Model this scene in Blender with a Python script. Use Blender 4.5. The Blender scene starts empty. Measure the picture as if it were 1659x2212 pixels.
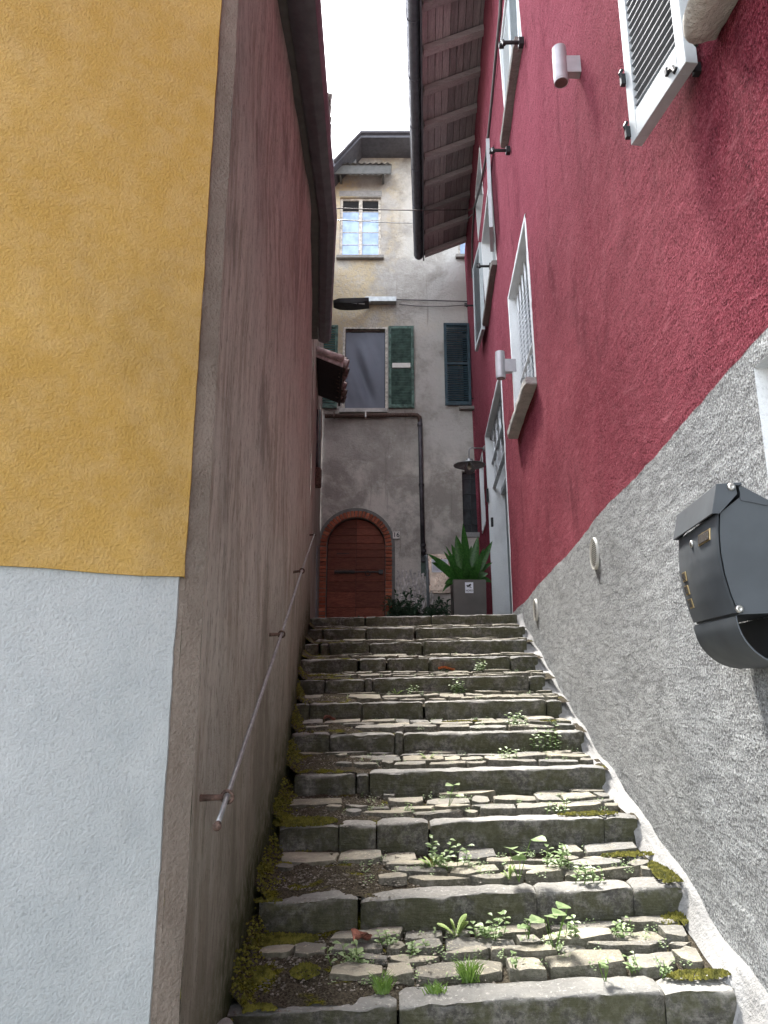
import bpy, math, random
from mathutils import Vector, Matrix, noise as mn
R = random.Random(7)
PI = math.pi
sc = bpy.context.scene
# ---------------------------------------------------------------- camera, world, sun, exposure
EYE = 1.5                    # eye height above the lane where the photographer stands
PITCH = math.radians(13.17)
F = 1533.0                   # focal length in pixels of a 1659 x 2212 frame
cam_d = bpy.data.cameras.new('camera'); cam = bpy.data.objects.new('camera', cam_d)
sc.collection.objects.link(cam); sc.camera = cam
cam.location = (0, 0, EYE); cam.rotation_euler = (PI/2 + PITCH, 0, 0)
cam_d.sensor_fit = 'VERTICAL'; cam_d.sensor_height = 36; cam_d.lens = 36*F/2212
cam_d.clip_start = 0.02; cam_d.clip_end = 2000
SUN_EL, SUN_AZ = math.radians(63), math.radians(-17)     # azimuth measured from +Y (up the lane) towards +X
w = bpy.data.worlds.new('World'); sc.world = w; w.use_nodes = True
wt = w.node_tree; wt.nodes.clear()
sky = wt.nodes.new('ShaderNodeTexSky'); sky.sky_type = 'NISHITA'; sky.sun_disc = False
sky.sun_elevation = SUN_EL; sky.sun_rotation = SUN_AZ
sky.air_density = 1.0; sky.dust_density = 2.0; sky.ozone_density = 1.0
hsv = wt.nodes.new('ShaderNodeHueSaturation'); hsv.inputs['Saturation'].default_value = .28
bg = wt.nodes.new('ShaderNodeBackground'); bg.inputs['Strength'].default_value = 0.15
wo = wt.nodes.new('ShaderNodeOutputWorld')
wt.links.new(sky.outputs[0], hsv.inputs['Color']); wt.links.new(hsv.outputs[0], bg.inputs[0]); wt.links.new(bg.outputs[0], wo.inputs[0])
sl = bpy.data.lights.new('sun', 'SUN'); sl.energy = 1.9; sl.angle = math.radians(13); sl.color = (1, .95, .87)
so = bpy.data.objects.new('sun', sl); sc.collection.objects.link(so)
sdir = Vector((math.sin(SUN_AZ)*math.cos(SUN_EL), math.cos(SUN_AZ)*math.cos(SUN_EL), math.sin(SUN_EL)))
so.rotation_euler = sdir.to_track_quat('Z', 'Y').to_euler(); so.location = (0, 5, 30)
vs = sc.view_settings; vs.view_transform = 'Standard'; vs.look = 'None'; vs.gamma = 1; vs.use_curve_mapping = False
vs.exposure = 3.05
sc.cycles.max_bounces = 8; sc.cycles.diffuse_bounces = 4
# ---------------------------------------------------------------- measuring helpers (coordinates: eye at 0,0,0)
cp, sp_ = math.cos(PITCH), math.sin(PITCH)
def ray(x, y):
    u, v = x-829.5, 1106-y
    Y = F*cp - v*sp_; Z = F*sp_ + v*cp
    return u/Y, Z/Y
def atY(x, y, Y):
    a, b = ray(x, y); return Vector((a*Y, Y, b*Y))
def XR(Y, Z): return .98 + .065*Y - (.0022*Z*Z if Z > 0 else 0)
def onR(x, y, off=0.0):
    a, b = ray(x, y); Y = 5.0
    for _ in range(60): Y = .5*Y + .5*(.98 - .0022*max(0, b*Y)**2 - off)/(a-.065)
    return Vector((a*Y, Y, b*Y))
def interp(t, pts):
    if t <= pts[0][0]: return pts[0][1]
    for (a, p), (b, q) in zip(pts, pts[1:]):
        if t <= b: return p + (q-p)*(t-a)/(b-a)
    return pts[-1][1]
LB = [(1.76,-.446),(2.46,-.484),(3.2,-.503),(4.0,-.528),(4.7,-.585),(5.49,-.652),(7.44,-.764)]
LT = [(1.76,-.446),(2.92,-.541),(3.7,-.537),(4.46,-.531),(5.2,-.60),(6.64,-.743),(7.44,-.822)]
def XL(Y, Z):
    t = min(1, max(0, Z/3.36)); return (1-t)*interp(Y, LB) + t*interp(Y, LT)
def onL(x, y, off=0.0):
    a, b = ray(x, y); best = None
    for i in range(1400):
        Y = 1.6 + i*.005; d = abs(XL(Y, b*Y)+off - a*Y)
        if best is None or d < best[0]: best = (d, Y)
    Y = best[1]; return Vector((a*Y, Y, b*Y))
YB = 13.2                                    # plane of the grey house front
Y1, RUN, Z1, RISE, RISER = 2.45, .507, -.96, .16, .105
def nosY(n): return Y1 + (n-1)*RUN
TILT = {1:.05, 2:.045, 3:.03, 4:.022}
def nosZ(n, X=0.3): return Z1 + (n-1)*RISE + TILT.get(n, .016)*(X-.3)
def treadZ(X, Y):
    n = math.floor((Y-Y1)/RUN) + 1
    if n >= 11: return nosZ(11, X)
    t = (Y-nosY(n))/RUN
    return nosZ(n, X) + t*(nosZ(n+1, X)-RISER-nosZ(n, X))
def ontread(x, y):
    a, b = ray(x, y)
    for n in range(-1, 11):
        z0 = nosZ(n, a*nosY(n)); s = (nosZ(n+1, a*nosY(n))-RISER-z0)/RUN
        Y = (z0 - s*nosY(n))/(b-s) if abs(b-s) > 1e-6 else -1
        if nosY(n)-.02 <= Y <= nosY(n+1)+.03: return Vector((a*Y, Y, b*Y))
    n = min(range(1, 12), key=lambda k: abs(nosZ(k)-b*nosY(k)))
    Y = nosY(n)-.06; return Vector((a*Y, Y, treadZ(a*Y, Y)))
def fb(x, y, z, s=1.0, o=3):
    v = 0; a = 1
    for k in range(o): v += a*mn.noise(Vector((x*s, y*s, z*s))); s *= 2.1; a *= .5
    return v
# ---------------------------------------------------------------- objects
COL = sc.collection
def props(o, label=None, cat=None, group=None, kind=None):
    if label: o['label'] = label
    if cat: o['category'] = cat
    if group: o['group'] = group
    if kind: o['kind'] = kind
    return o
def thing(name, loc, label, cat, group=None, kind=None):
    o = bpy.data.objects.new(name, None); COL.objects.link(o); o.location = (loc[0], loc[1], loc[2]+EYE)
    o.empty_display_size = .1
    return props(o, label, cat, group, kind)
class MB:
    def __init__(s): s.v = []; s.f = []
    def add(s, vs_, fs): k = len(s.v); s.v += [tuple(p) for p in vs_]; s.f += [tuple(i+k for i in f) for f in fs]; return s
    def box(s, c, size, rot=None):
        h = Vector(size)/2; P = []
        for dx in (-1, 1):
            for dy in (-1, 1):
                for dz in (-1, 1):
                    p = Vector((dx*h.x, dy*h.y, dz*h.z))
                    if rot is not None: p = rot @ p
                    P.append(Vector(c)+p)
        return s.add(P, [(0,1,3,2),(4,6,7,5),(0,4,5,1),(2,3,7,6),(0,2,6,4),(1,5,7,3)])
    def hexa(s, lo, hi):       # four corners below, four above, same order
        return s.add(list(lo)+list(hi), [(3,2,1,0),(4,5,6,7),(0,1,5,4),(1,2,6,5),(2,3,7,6),(3,0,4,7)])
    def prism(s, poly, d):     # polygon (3-D points) extruded by vector d
        n = len(poly); d = Vector(d)
        return s.add([Vector(p) for p in poly]+[Vector(p)+d for p in poly],
                     [tuple(range(n))[::-1], tuple(range(n, 2*n))]+[(i, (i+1) % n, n+(i+1) % n, n+i) for i in range(n)])
    def tube(s, path, r, n=8, cap=True):
        path = [Vector(p) for p in path]; m = len(path); rs = r if isinstance(r, (list, tuple)) else [r]*m
        V = []; up = None
        for i, p in enumerate(path):
            t = (path[min(i+1, m-1)]-path[max(i-1, 0)]).normalized()
            if up is None: up = t.orthogonal().normalized()
            up = (up - t*up.dot(t))
            up = up.normalized() if up.length > 1e-6 else t.orthogonal().normalized()
            sd = t.cross(up)
            for k in range(n):
                a = 2*PI*k/n; V.append(p + (up*math.cos(a)+sd*math.sin(a))*rs[i])
        Fc = [(i*n+k, i*n+(k+1) % n, (i+1)*n+(k+1) % n, (i+1)*n+k) for i in range(m-1) for k in range(n)]
        if cap: Fc += [tuple(range(n))[::-1], tuple(range((m-1)*n, m*n))]
        return s.add(V, Fc)
    def lathe(s, c, axis, prof, n=20):   # prof: (distance along axis, radius)
        ax = Vector(axis).normalized(); u = ax.orthogonal().normalized(); v = ax.cross(u); V = []
        for (d, r) in prof:
            for k in range(n):
                a = 2*PI*k/n; V.append(Vector(c)+ax*d+(u*math.cos(a)+v*math.sin(a))*r)
        m = len(prof)
        return s.add(V, [(i*n+k, i*n+(k+1) % n, (i+1)*n+(k+1) % n, (i+1)*n+k) for i in range(m-1) for k in range(n)]
                     + [tuple(range(n))[::-1], tuple(range((m-1)*n, m*n))])
    def grid(s, nu, nv, fn, flip=False):
        V = [fn(i/nu, j/nv) for i in range(nu+1) for j in range(nv+1)]; w_ = nv+1
        Fc = [(i*w_+j, (i+1)*w_+j, (i+1)*w_+j+1, i*w_+j+1) for i in range(nu) for j in range(nv)]
        return s.add(V, [f[::-1] for f in Fc] if flip else Fc)
    def build(s, name, mat, parent=None, smooth=False, bevel=0, sharp=None):
        me = bpy.data.meshes.new(name); me.from_pydata([(x, y, z+EYE) for x, y, z in s.v], [], s.f); me.update()
        if mat: me.materials.append(mat)
        if smooth:
            me.polygons.foreach_set('use_smooth', [True]*len(me.polygons))
            if sharp: me.set_sharp_from_angle(angle=math.radians(sharp))
        o = bpy.data.objects.new(name, me); COL.objects.link(o)
        if parent is not None:
            o.parent = parent; L = Vector((0, 0, 0)); p = parent
            while p is not None: L += p.location; p = p.parent
            o.location = -L
        if bevel:
            b = o.modifiers.new('edge', 'BEVEL'); b.width = bevel; b.segments = 2; b.limit_method = 'ANGLE'; b.angle_limit = math.radians(40)
        return o
def box(name, c, size, mat, parent=None, rot=None, bevel=0): return MB().box(c, size, rot).build(name, mat, parent, bevel=bevel)
# ---------------------------------------------------------------- materials
class NT:
    def __init__(s, name, rough=.9, spec=.3, metal=0):
        s.m = bpy.data.materials.new(name); s.m.use_nodes = True; s.t = s.m.node_tree
        s.b = s.t.nodes['Principled BSDF']; s.b.inputs['Roughness'].default_value = rough
        s.b.inputs['Specular IOR Level'].default_value = spec; s.b.inputs['Metallic'].default_value = metal
        s.geo = s.t.nodes.new('ShaderNodeNewGeometry'); s.P = s.geo.outputs['Position']; s.Nn = s.geo.outputs['Normal']
    def n(s, t): return s.t.nodes.new(t)
    def l(s, a, b): s.t.links.new(a, b)
    def vec(s, sx, sy, sz, src=None):
        m = s.n('ShaderNodeMapping'); m.inputs['Scale'].default_value = (sx, sy, sz); s.l(src or s.P, m.inputs['Vector']); return m.outputs[0]
    def noise(s, scale, detail=4, rough=.55, v=None, dist=0):
        n = s.n('ShaderNodeTexNoise'); n.inputs['Scale'].default_value = scale; n.inputs['Detail'].default_value = detail
        n.inputs['Roughness'].default_value = rough; n.inputs['Distortion'].default_value = dist; s.l(v or s.P, n.inputs['Vector']); return n.outputs['Fac']
    def vor(s, scale, v=None, feat='F1', out='Distance'):
        n = s.n('ShaderNodeTexVoronoi'); n.feature = feat; n.inputs['Scale'].default_value = scale; s.l(v or s.P, n.inputs['Vector']); return n.outputs[out]
    def ramp(s, f, lo, hi, a=0.0, b=1.0):
        n = s.n('ShaderNodeMapRange'); n.inputs['From Min'].default_value = lo; n.inputs['From Max'].default_value = hi
        n.inputs['To Min'].default_value = a; n.inputs['To Max'].default_value = b; n.clamp = True; n.interpolation_type = 'SMOOTHSTEP' if lo < hi else 'LINEAR'
        s.l(f, n.inputs['Value']); return n.outputs[0]
    def math(s, op, a, b=None):
        n = s.n('ShaderNodeMath'); n.operation = op
        for i, x in enumerate((a, b)):
            if x is None: continue
            if isinstance(x, (int, float)): n.inputs[i].default_value = x
            else: s.l(x, n.inputs[i])
        return n.outputs[0]
    def mix(s, f, a, b):
        n = s.n('ShaderNodeMix'); n.data_type = 'RGBA'
        if isinstance(f, (int, float)): n.inputs[0].default_value = f
        else: s.l(f, n.inputs[0])
        for i, x in ((6, a), (7, b)):
            if isinstance(x, tuple): n.inputs[i].default_value = (*x, 1)
            else: s.l(x, n.inputs[i])
        return n.outputs[2]
    def xyz(s, src=None):
        n = s.n('ShaderNodeSeparateXYZ'); s.l(src or s.P, n.inputs[0]); return n.outputs
    def rnd(s):
        return s.n('ShaderNodeObjectInfo').outputs['Random']
    def col(s, c):
        if isinstance(c, tuple): s.b.inputs['Base Color'].default_value = (*c, 1)
        else: s.l(c, s.b.inputs['Base Color'])
        return s
    def bump(s, h, dist, strength=1.0):
        n = s.n('ShaderNodeBump'); n.inputs['Distance'].default_value = dist; n.inputs['Strength'].default_value = strength
        s.l(h, n.inputs['Height']); 
        if getattr(s, '_bn', None): s.l(s._bn, n.inputs['Normal'])
        s._bn = n.outputs[0]; s.l(n.outputs[0], s.b.inputs['Normal']); return s
def plain(name, c, rough=.6, metal=0, spec=.4, var=.12, scale=14, bump=0):
    t = NT(name, rough, spec, metal); n = t.noise(scale, 5)
    d = tuple(x*(1-var*1.6) for x in c); l_ = tuple(min(1, x*(1+var)) for x in c)
    t.col(t.mix(t.ramp(n, .3, .7), d, l_))
    if bump: t.bump(t.noise(scale*6, 3), bump)
    r = t.ramp(t.noise(scale*.7, 4), .3, .7, rough-.08, min(1, rough+.1)); t.l(r, t.b.inputs['Roughness'])
    return t.m
def m_red_wall():
    t = NT('red_and_grey_roughcast', 1.0, .05)
    o = t.xyz(); Y, Z = o[1], o[2]
    line = t.math('SUBTRACT', t.math('ADD', t.math('MULTIPLY', Y, -.0367), .98+.0367*1.86+EYE), t.math('MULTIPLY', t.math('SUBTRACT', t.noise(9, 4), .5), .022))
    isred = t.ramp(t.math('SUBTRACT', Z, line), -.004, .004)
    big = t.noise(.9, 5, .6); med = t.noise(5, 6, .65, v=t.vec(1, 1, .5))
    grain = t.noise(120, 3, .62, dist=.3); lump = t.vor(85); mp = t.n('ShaderNodeMapping'); mp.inputs['Rotation'].default_value = (math.radians(38), 0, 0); mp.inputs['Scale'].default_value = (1, .28, 1.25); t.l(t.P, mp.inputs[0]); strk = t.noise(26, 5, .7, mp.outputs[0], .6)
    red = t.mix(t.ramp(big, .3, .72), (.26,.042,.066), (.36,.082,.112))
    red = t.mix(t.ramp(med, .45, .8, 0, .35), red, (.38,.12,.145)); red = t.mix(t.ramp(grain, .52, .68, 0, .65), red, (.46,.15,.19)); red = t.mix(t.ramp(Z, 3.5, 8, 0, .45), red, (.42,.14,.18)); red = t.mix(t.ramp(t.noise(3.5, 7, .72, t.vec(1, 1, .3)), .52, .68, 0, .4), red, (.10,.016,.028)); red = t.mix(t.ramp(strk, .55, .68, 0, .4), red, (.45,.16,.19))  # wall turns pinker with height: haze painted into the colour
    red = t.mix(t.ramp(t.math('ADD', t.math('MULTIPLY', grain, .7), t.math('MULTIPLY', strk, .3)), .36, .52, .8, 0), red, (.075,.012,.020))  # grain crests pinker, hollows darker: relief shading put into the colour
    g = t.mix(t.ramp(t.math('ADD', t.math('MULTIPLY', grain, .62), t.math('MULTIPLY', strk, .38)), .40, .60), (.22,.225,.23), (.58,.60,.61))  # crests lighter than hollows: worn paint plus lit relief in the colour
    g = t.mix(t.ramp(big, .5, .75, 0, .35), g, (.33,.335,.34))
    g = t.mix(t.ramp(med, .5, .75, 0, .3), g, (.50,.52,.53))
    t.col(t.mix(isred, g, red))
    t.bump(t.noise(3.2, 5, .6, t.vec(1, 1.0, .8)), .05, .5)
    t.bump(strk, .034, 1)
    t.bump(t.math('ADD', grain, t.math('MULTIPLY', lump, .5)), .016, 1)
    return t.m
def m_paint_stucco(name, c, c2, bd=.006, sc_=120):
    t = NT(name, .9, .2); g = t.noise(sc_*1.25, 4, .65, dist=.15); b = t.noise(1.6, 5, .6)
    cc = t.mix(t.ramp(b, .35, .7), c, c2)
    cc = t.mix(t.ramp(t.noise(2.1, 5, .6, t.vec(1, 1, .45)), .48, .72, 0, .6), cc, tuple(x*.66 for x in c))
    cc = t.mix(t.ramp(t.noise(6, 6, .75), .66, .74, 0, .22), cc, tuple(x*.45 for x in c)); cc = t.mix(t.ramp(t.noise(14, 6, .7), .35, .7, 0, .05), cc, (.9,.88,.8)); cc = t.mix(t.ramp(g, .3, .5, .30, 0), cc, tuple(x*.55 for x in c))
    t.col(cc); t.bump(t.noise(9, 4), .012, .4); t.bump(g, bd, 1); return t.m
def m_brown_wall():
    t = NT('old_brown_plaster', .93, .2)
    v = t.vec(1, 1, .13); st = t.noise(13, 6, .68, v); st2 = t.noise(60, 5, .7, t.vec(1, 1, .35)); big = t.noise(1.0, 4); g = t.noise(140, 3)
    c = t.mix(t.ramp(st, .40, .60), (.37,.325,.275), (.58,.525,.465))
    c = t.mix(t.ramp(t.noise(1.6, 6, .68), .42, .62, 0, .7), c, (.54,.51,.46))
    c = t.mix(t.ramp(st2, .52, .64, 0, .55), c, (.13,.12,.10))
    c = t.mix(t.ramp(t.noise(3, 4, .5, t.vec(1, 1, .3)), .55, .72, 0, .45), c, (.50,.45,.42))
    c = t.mix(t.ramp(t.noise(2.7, 7, .72, t.vec(1, 1, .45)), .52, .64, 0, .6), c, (.20,.18,.155)); c = t.mix(t.ramp(t.noise(9, 6, .75), .60, .70, 0, .5), c, (.50,.45,.40)); c = t.mix(t.ramp(g, .58, .75, 0, .35), c, (.6,.56,.5))
    o = t.xyz(); Y, Z = o[1], o[2]
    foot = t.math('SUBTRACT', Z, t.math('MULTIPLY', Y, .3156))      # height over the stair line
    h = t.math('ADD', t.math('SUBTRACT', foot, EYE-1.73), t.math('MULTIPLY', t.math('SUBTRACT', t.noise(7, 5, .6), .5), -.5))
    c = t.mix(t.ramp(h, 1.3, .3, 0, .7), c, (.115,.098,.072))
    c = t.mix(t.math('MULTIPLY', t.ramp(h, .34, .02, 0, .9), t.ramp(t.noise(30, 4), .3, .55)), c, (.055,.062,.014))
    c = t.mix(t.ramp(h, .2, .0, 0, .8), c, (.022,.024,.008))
    t.col(c); t.bump(t.noise(2.2, 5, .6), .06, .4); t.bump(t.noise(9, 6, .75), .02, .7); t.bump(st, .008, .8); t.bump(st2, .022, 1); t.bump(g, .010, 1); return t.m
def m_grey_house():
    t = NT('weathered_grey_plaster', .95, .15); o = t.xyz(); X, Z = o[0], o[2]
    big = t.noise(.75, 6, .6, dist=.2); med = t.noise(2.6, 8, .72, dist=.15); fin = t.noise(16, 5, .75, dist=.2); g = t.noise(60, 3)
    c = t.mix(t.ramp(med, .3, .7), (.30,.28,.25), (.46,.435,.40))
    och = t.math('MULTIPLY', t.ramp(t.math('ADD', big, t.math('MULTIPLY', X, -.07)), .46, .60), t.ramp(Z, 7.0, 8.0))
    c = t.mix(t.math('MULTIPLY', och, t.ramp(fin, .3, .55, .15, .9)), c, (.50,.405,.26))
    pal = t.math('MULTIPLY', t.ramp(t.math('ADD', big, t.math('MULTIPLY', X, .12)), .55, .66), t.ramp(Z, 4.6, 5.4))
    c = t.mix(t.math('MULTIPLY', pal, .75), c, (.55,.54,.51))
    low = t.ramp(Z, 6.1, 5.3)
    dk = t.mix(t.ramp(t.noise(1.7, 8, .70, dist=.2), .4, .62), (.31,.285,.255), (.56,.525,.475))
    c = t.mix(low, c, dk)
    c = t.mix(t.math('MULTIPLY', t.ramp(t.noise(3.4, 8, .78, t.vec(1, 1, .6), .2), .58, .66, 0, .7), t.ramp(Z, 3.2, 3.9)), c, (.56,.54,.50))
    c = t.mix(t.ramp(t.noise(7, 5, .6, t.vec(1, 1, .08)), .60, .72, 0, .45), c, (.19,.17,.15))
    t.col(c)
    t.bump(t.noise(1.4, 4), .06, .5); t.bump(med, .05, .7)
    up = t.ramp(Z, 5.5, 6.5, .25, 1); t.bump(t.math('MULTIPLY', fin, up), .035, 1); t.bump(g, .008, .8); return t.m
def m_stone(name, a, b, alg=.6, dark=.5, sc_=1.0):
    t = NT(name, .82, .35); r = t.rnd(); big = t.noise(5*sc_, 5, .6, dist=.6); g = t.noise(70*sc_, 4, .65); lay = t.noise(26*sc_, 5, .6, t.vec(.35, 1, 3.5))
    c = t.mix(r, a, b); hh_ = t.n('ShaderNodeHueSaturation'); t.l(t.ramp(t.math('FRACT', t.math('MULTIPLY', r, 17.3)), 0, 1, .66, 1.15), hh_.inputs['Value']); t.l(c, hh_.inputs['Color']); c = hh_.outputs[0]; c = t.mix(t.ramp(big, .35, .68, 0, .7), c, tuple(x*.62 for x in a))
    c = t.mix(t.ramp(lay, .5, .68, 0, .45), c, tuple(x*.45 for x in b))
    c = t.mix(t.ramp(g, .55, .7, 0, .55), c, tuple(min(1, x*1.45) for x in b))
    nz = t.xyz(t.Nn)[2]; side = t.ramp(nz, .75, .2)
    an = t.ramp(t.noise(9, 5, .7), .36, .58); left_dark = t.math('MULTIPLY', t.ramp(t.xyz()[0], .35, -.5, 0, .85), t.ramp(t.noise(7, 6, .7), .38, .56))  # stone tone gets darker towards the left
    c = t.mix(t.math('MULTIPLY', side, dark), c, t.mix(t.ramp(t.noise(34, 7, .82), .42, .60), (.026,.023,.018), (.21,.20,.17)))  # upright faces darkened: shade under overhead light put into the stone colour
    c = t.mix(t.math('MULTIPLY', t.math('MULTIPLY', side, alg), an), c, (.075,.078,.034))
    c = t.mix(t.math('MULTIPLY', t.math('MULTIPLY', left_dark, t.ramp(nz, .95, .4, .25, 1)), dark), c, (.022,.020,.015))
    t.col(c); t.bump(big, .016, .8); t.bump(lay, .009, 1); t.bump(t.noise(34, 7, .8), .010, .9); t.bump(g, .004, 1); return t.m
def m_soil():
    t = NT('moss_and_earth', 1, .1); o = t.xyz(); big = t.noise(6, 5, .6, dist=.5); g = t.noise(130, 4, .7); pb = t.vor(150)
    c = t.mix(t.ramp(g, .35, .65), (.025,.021,.015), (.11,.095,.07)); c = t.mix(t.ramp(t.noise(19, 5), .55, .7, 0, .6), c, (.15,.13,.10))
    c = t.mix(t.ramp(pb, .22, .10, 0, .5), c, (.26,.235,.20))
    left = t.ramp(o[0], .35, -.45, 0, .07)
    mo = t.ramp(t.math('ADD', big, left), .585, .66)
    mossc = t.mix(t.ramp(g, .4, .62), (.040,.042,.006), (.175,.165,.018))
    c = t.mix(mo, c, mossc)
    t.col(c); t.bump(big, .03, .6); t.bump(g, .012, 1); t.bump(pb, .006, .6); return t.m
def m_wood(name, a, b, ax=(1, 1, 8), rough=.7, sc_=5):
    t = NT(name, rough, .3); r = t.rnd(); v = t.n('ShaderNodeVectorMath'); v.operation = 'ADD'; t.l(t.P, v.inputs[0])
    cmb = t.n('ShaderNodeCombineXYZ'); t.l(t.math('MULTIPLY', r, 9), cmb.inputs[0]); t.l(t.math('MULTIPLY', r, 5), cmb.inputs[2]); t.l(cmb.outputs[0], v.inputs[1])
    g = t.noise(sc_, 6, .6, t.vec(*ax, src=v.outputs[0]), 1.6); f_ = t.noise(sc_*9, 3, .6, t.vec(*ax, src=v.outputs[0]))
    c = t.mix(t.ramp(g, .35, .65), a, b); c = t.mix(t.ramp(f_, .5, .7, 0, .5), c, tuple(x*.45 for x in a))
    h = t.n('ShaderNodeHueSaturation'); t.l(t.ramp(r, 0, 1, .72, 1.2), h.inputs['Value']); t.l(c, h.inputs['Color'])
    t.col(h.outputs[0]); t.bump(g, .004, .7); t.bump(f_, .002, .8); return t.m
def m_leaf(name, a, b, rough=.45):
    t = NT(name, rough, .4); c = t.mix(t.ramp(t.noise(38, 3), .35, .65), a, b); t.col(c)
    tr = t.n('ShaderNodeBsdfTranslucent'); t.l(t.mix(.5, c, tuple(min(1, x*1.6) for x in b)), tr.inputs[0])
    mx = t.n('ShaderNodeMixShader'); mx.inputs[0].default_value = .28; out = t.t.nodes['Material Output']
    t.l(t.b.outputs[0], mx.inputs[1]); t.l(tr.outputs[0], mx.inputs[2]); t.l(mx.outputs[0], out.inputs[0]); return t.m
RED = m_red_wall(); BROWN = m_brown_wall(); GREY = m_grey_house(); SOIL = m_soil()
YEL = m_paint_stucco('ochre_yellow_stucco', (.39,.245,.062), (.47,.31,.095)); WHT = m_paint_stucco('white_stucco', (.335,.37,.375), (.42,.45,.455), .004)
CREAM = m_paint_stucco('white_reveal_paint', (.74,.76,.77), (.80,.82,.83), .003, 60); CEM = m_paint_stucco('smooth_light_cement', (.27,.27,.268), (.37,.37,.37), .010, 45)
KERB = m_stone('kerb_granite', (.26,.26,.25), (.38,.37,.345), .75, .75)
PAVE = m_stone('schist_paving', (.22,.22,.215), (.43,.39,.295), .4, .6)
SILLM = m_stone('rough_sill_stone', (.44,.43,.41), (.60,.58,.55), .0, .0); DSILL = m_stone('dark_sill_stone', (.30,.28,.26), (.34,.33,.31), .1, .1)
BRICK = m_stone('terracotta_brick', (.36,.095,.05), (.52,.18,.10), 0, .0); MORT = plain('lime_mortar', (.20,.185,.165), .95, bump=.01)
DOORW = m_wood('dark_red_door_wood', (.15,.042,.027), (.26,.085,.052), (1, 1, 7)); SOFF = m_wood('weathered_soffit_wood', (.33,.30,.30), (.45,.41,.405), (6, .5, 6))
RAFT = m_wood('rafter_wood', (.32,.29,.285), (.43,.39,.385), (.6, 8, 8)); BRM = plain('brown_painted_metal', (.105,.105,.12), .42, .3, bump=.0)
SOFL = plain('dark_grey_fascia', (.085,.085,.08), .6); TILE = plain('old_clay_tile', (.12,.090,.080), .9, scale=9, bump=.01, var=.4)
TILEP = plain('pink_faded_tile', (.27,.20,.19), .9, scale=12, bump=.008, var=.3); BLK = plain('black_metal', (.022,.023,.025), .45, .3); DARK = plain('dark_room', (.012,.012,.013), .9)
SHW = plain('grey_painted_shutter', (.44,.48,.50), .4, .0, var=.05); SHG = plain('faded_green_paint', (.085,.145,.12), .75, var=.35, scale=12)
SHG2 = plain('weathered_green_slat', (.075,.135,.115), .8, var=.25, scale=9)
SHB = plain('dark_blue_green_paint', (.030,.062,.080), .5, var=.25, scale=20); FRM = plain('cream_window_frame', (.52,.48,.42), .7, var=.25, scale=18, bump=.002)
LAMPG = plain('matt_silver_lamp', (.42,.40,.42), .5, .3, var=.05); LENS = plain('dull_lens', (.16,.11,.10), .25)
BOXM = plain('anthracite_metal', (.078,.089,.10), .58, .2, var=.10, scale=5, bump=.0); CHROME = plain('dull_steel', (.50,.50,.48), .35, .9, var=.1)
BRASS = plain('brass_trim', (.55,.42,.22), .35, .8); RUST = plain('rusty_rail_bracket', (.115,.075,.06), .8, .3, var=.4, scale=60); ROD = plain('worn_iron_rod', (.27,.275,.28), .40, .5, var=.15, scale=30)
PIPE = plain('dark_drain_pipe', (.060,.055,.062), .5, .2, var=.3, scale=8); GPIPE = plain('grey_gas_pipe', (.20,.23,.24), .5, .2); PLAN = plain('planter_sheet_metal', (.10,.094,.088), .4, .4, var=.08, scale=4)
GALV = plain('galvanised_lamp', (.33,.34,.34), .4, .7); CLOTH = plain('blue_grey_cloth', (.15,.165,.20), .7, scale=2, var=.06); TRELW = plain('grey_trellis_wood', (.60,.57,.55), .9, var=.3)
STEEL = plain('pinkish_steel_door', (.44,.36,.30), .3, .85, var=.2, scale=6); PAPER = plain('white_paper', (.78,.80,.86), .8, var=.03); INK = plain('black_ink', (.02,.02,.025), .7)
CURTSKY = plain('pale_blue_curtain_sky', (.38,.50,.70), .8, var=.15, scale=5); GLZ = plain('glass_window_dark', (.05,.055,.06), .12, spec=.8); WIRE = plain('cable_grey', (.10,.09,.09), .6)  # pale blue panes: sky reflection painted in together with the curtain colour
VENTM = plain('cream_plastic_vent', (.55,.54,.50), .5, var=.05); DOORG = plain('grey_green_door', (.17,.20,.20), .5, var=.06); WIRON = plain('white_painted_iron', (.62,.64,.66), .4, var=.06)
LF1 = m_leaf('bright_weed_leaf', (.13,.20,.08), (.29,.38,.19)); LF2 = m_leaf('fern_leaf', (.18,.29,.06), (.34,.44,.15)); LF3 = m_leaf('grass_blade', (.07,.14,.02), (.15,.25,.05))
LF4 = m_leaf('cast_iron_plant_leaf', (.020,.085,.016), (.055,.16,.03), .33); LF5 = m_leaf('dark_bush_leaf', (.035,.085,.055), (.09,.15,.085), .6)
MOSS = m_leaf('moss_green', (.065,.068,.010), (.19,.18,.03), .95); DRY = plain('dry_brown_leaf', (.22,.085,.06), .8, var=.4, scale=60); DRYO = plain('orange_dry_leaf', (.45,.12,.04), .7, var=.3, scale=60)
GRIT = m_stone('grit', (.16,.145,.12), (.42,.38,.33), .1, .1); GRND = plain('lane_paving', (.16,.15,.135), .9, var=.3, scale=3, bump=.02)
GLASS = NT('clear_bulb_glass', .02, .5); GLASS.b.inputs['Transmission Weight'].default_value = 1; GLASS.b.inputs['IOR'].default_value = 1.2; GLASS = GLASS.m
TILEN = plain('enamel_number_tile', (.62,.60,.55), .35, var=.05)
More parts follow.
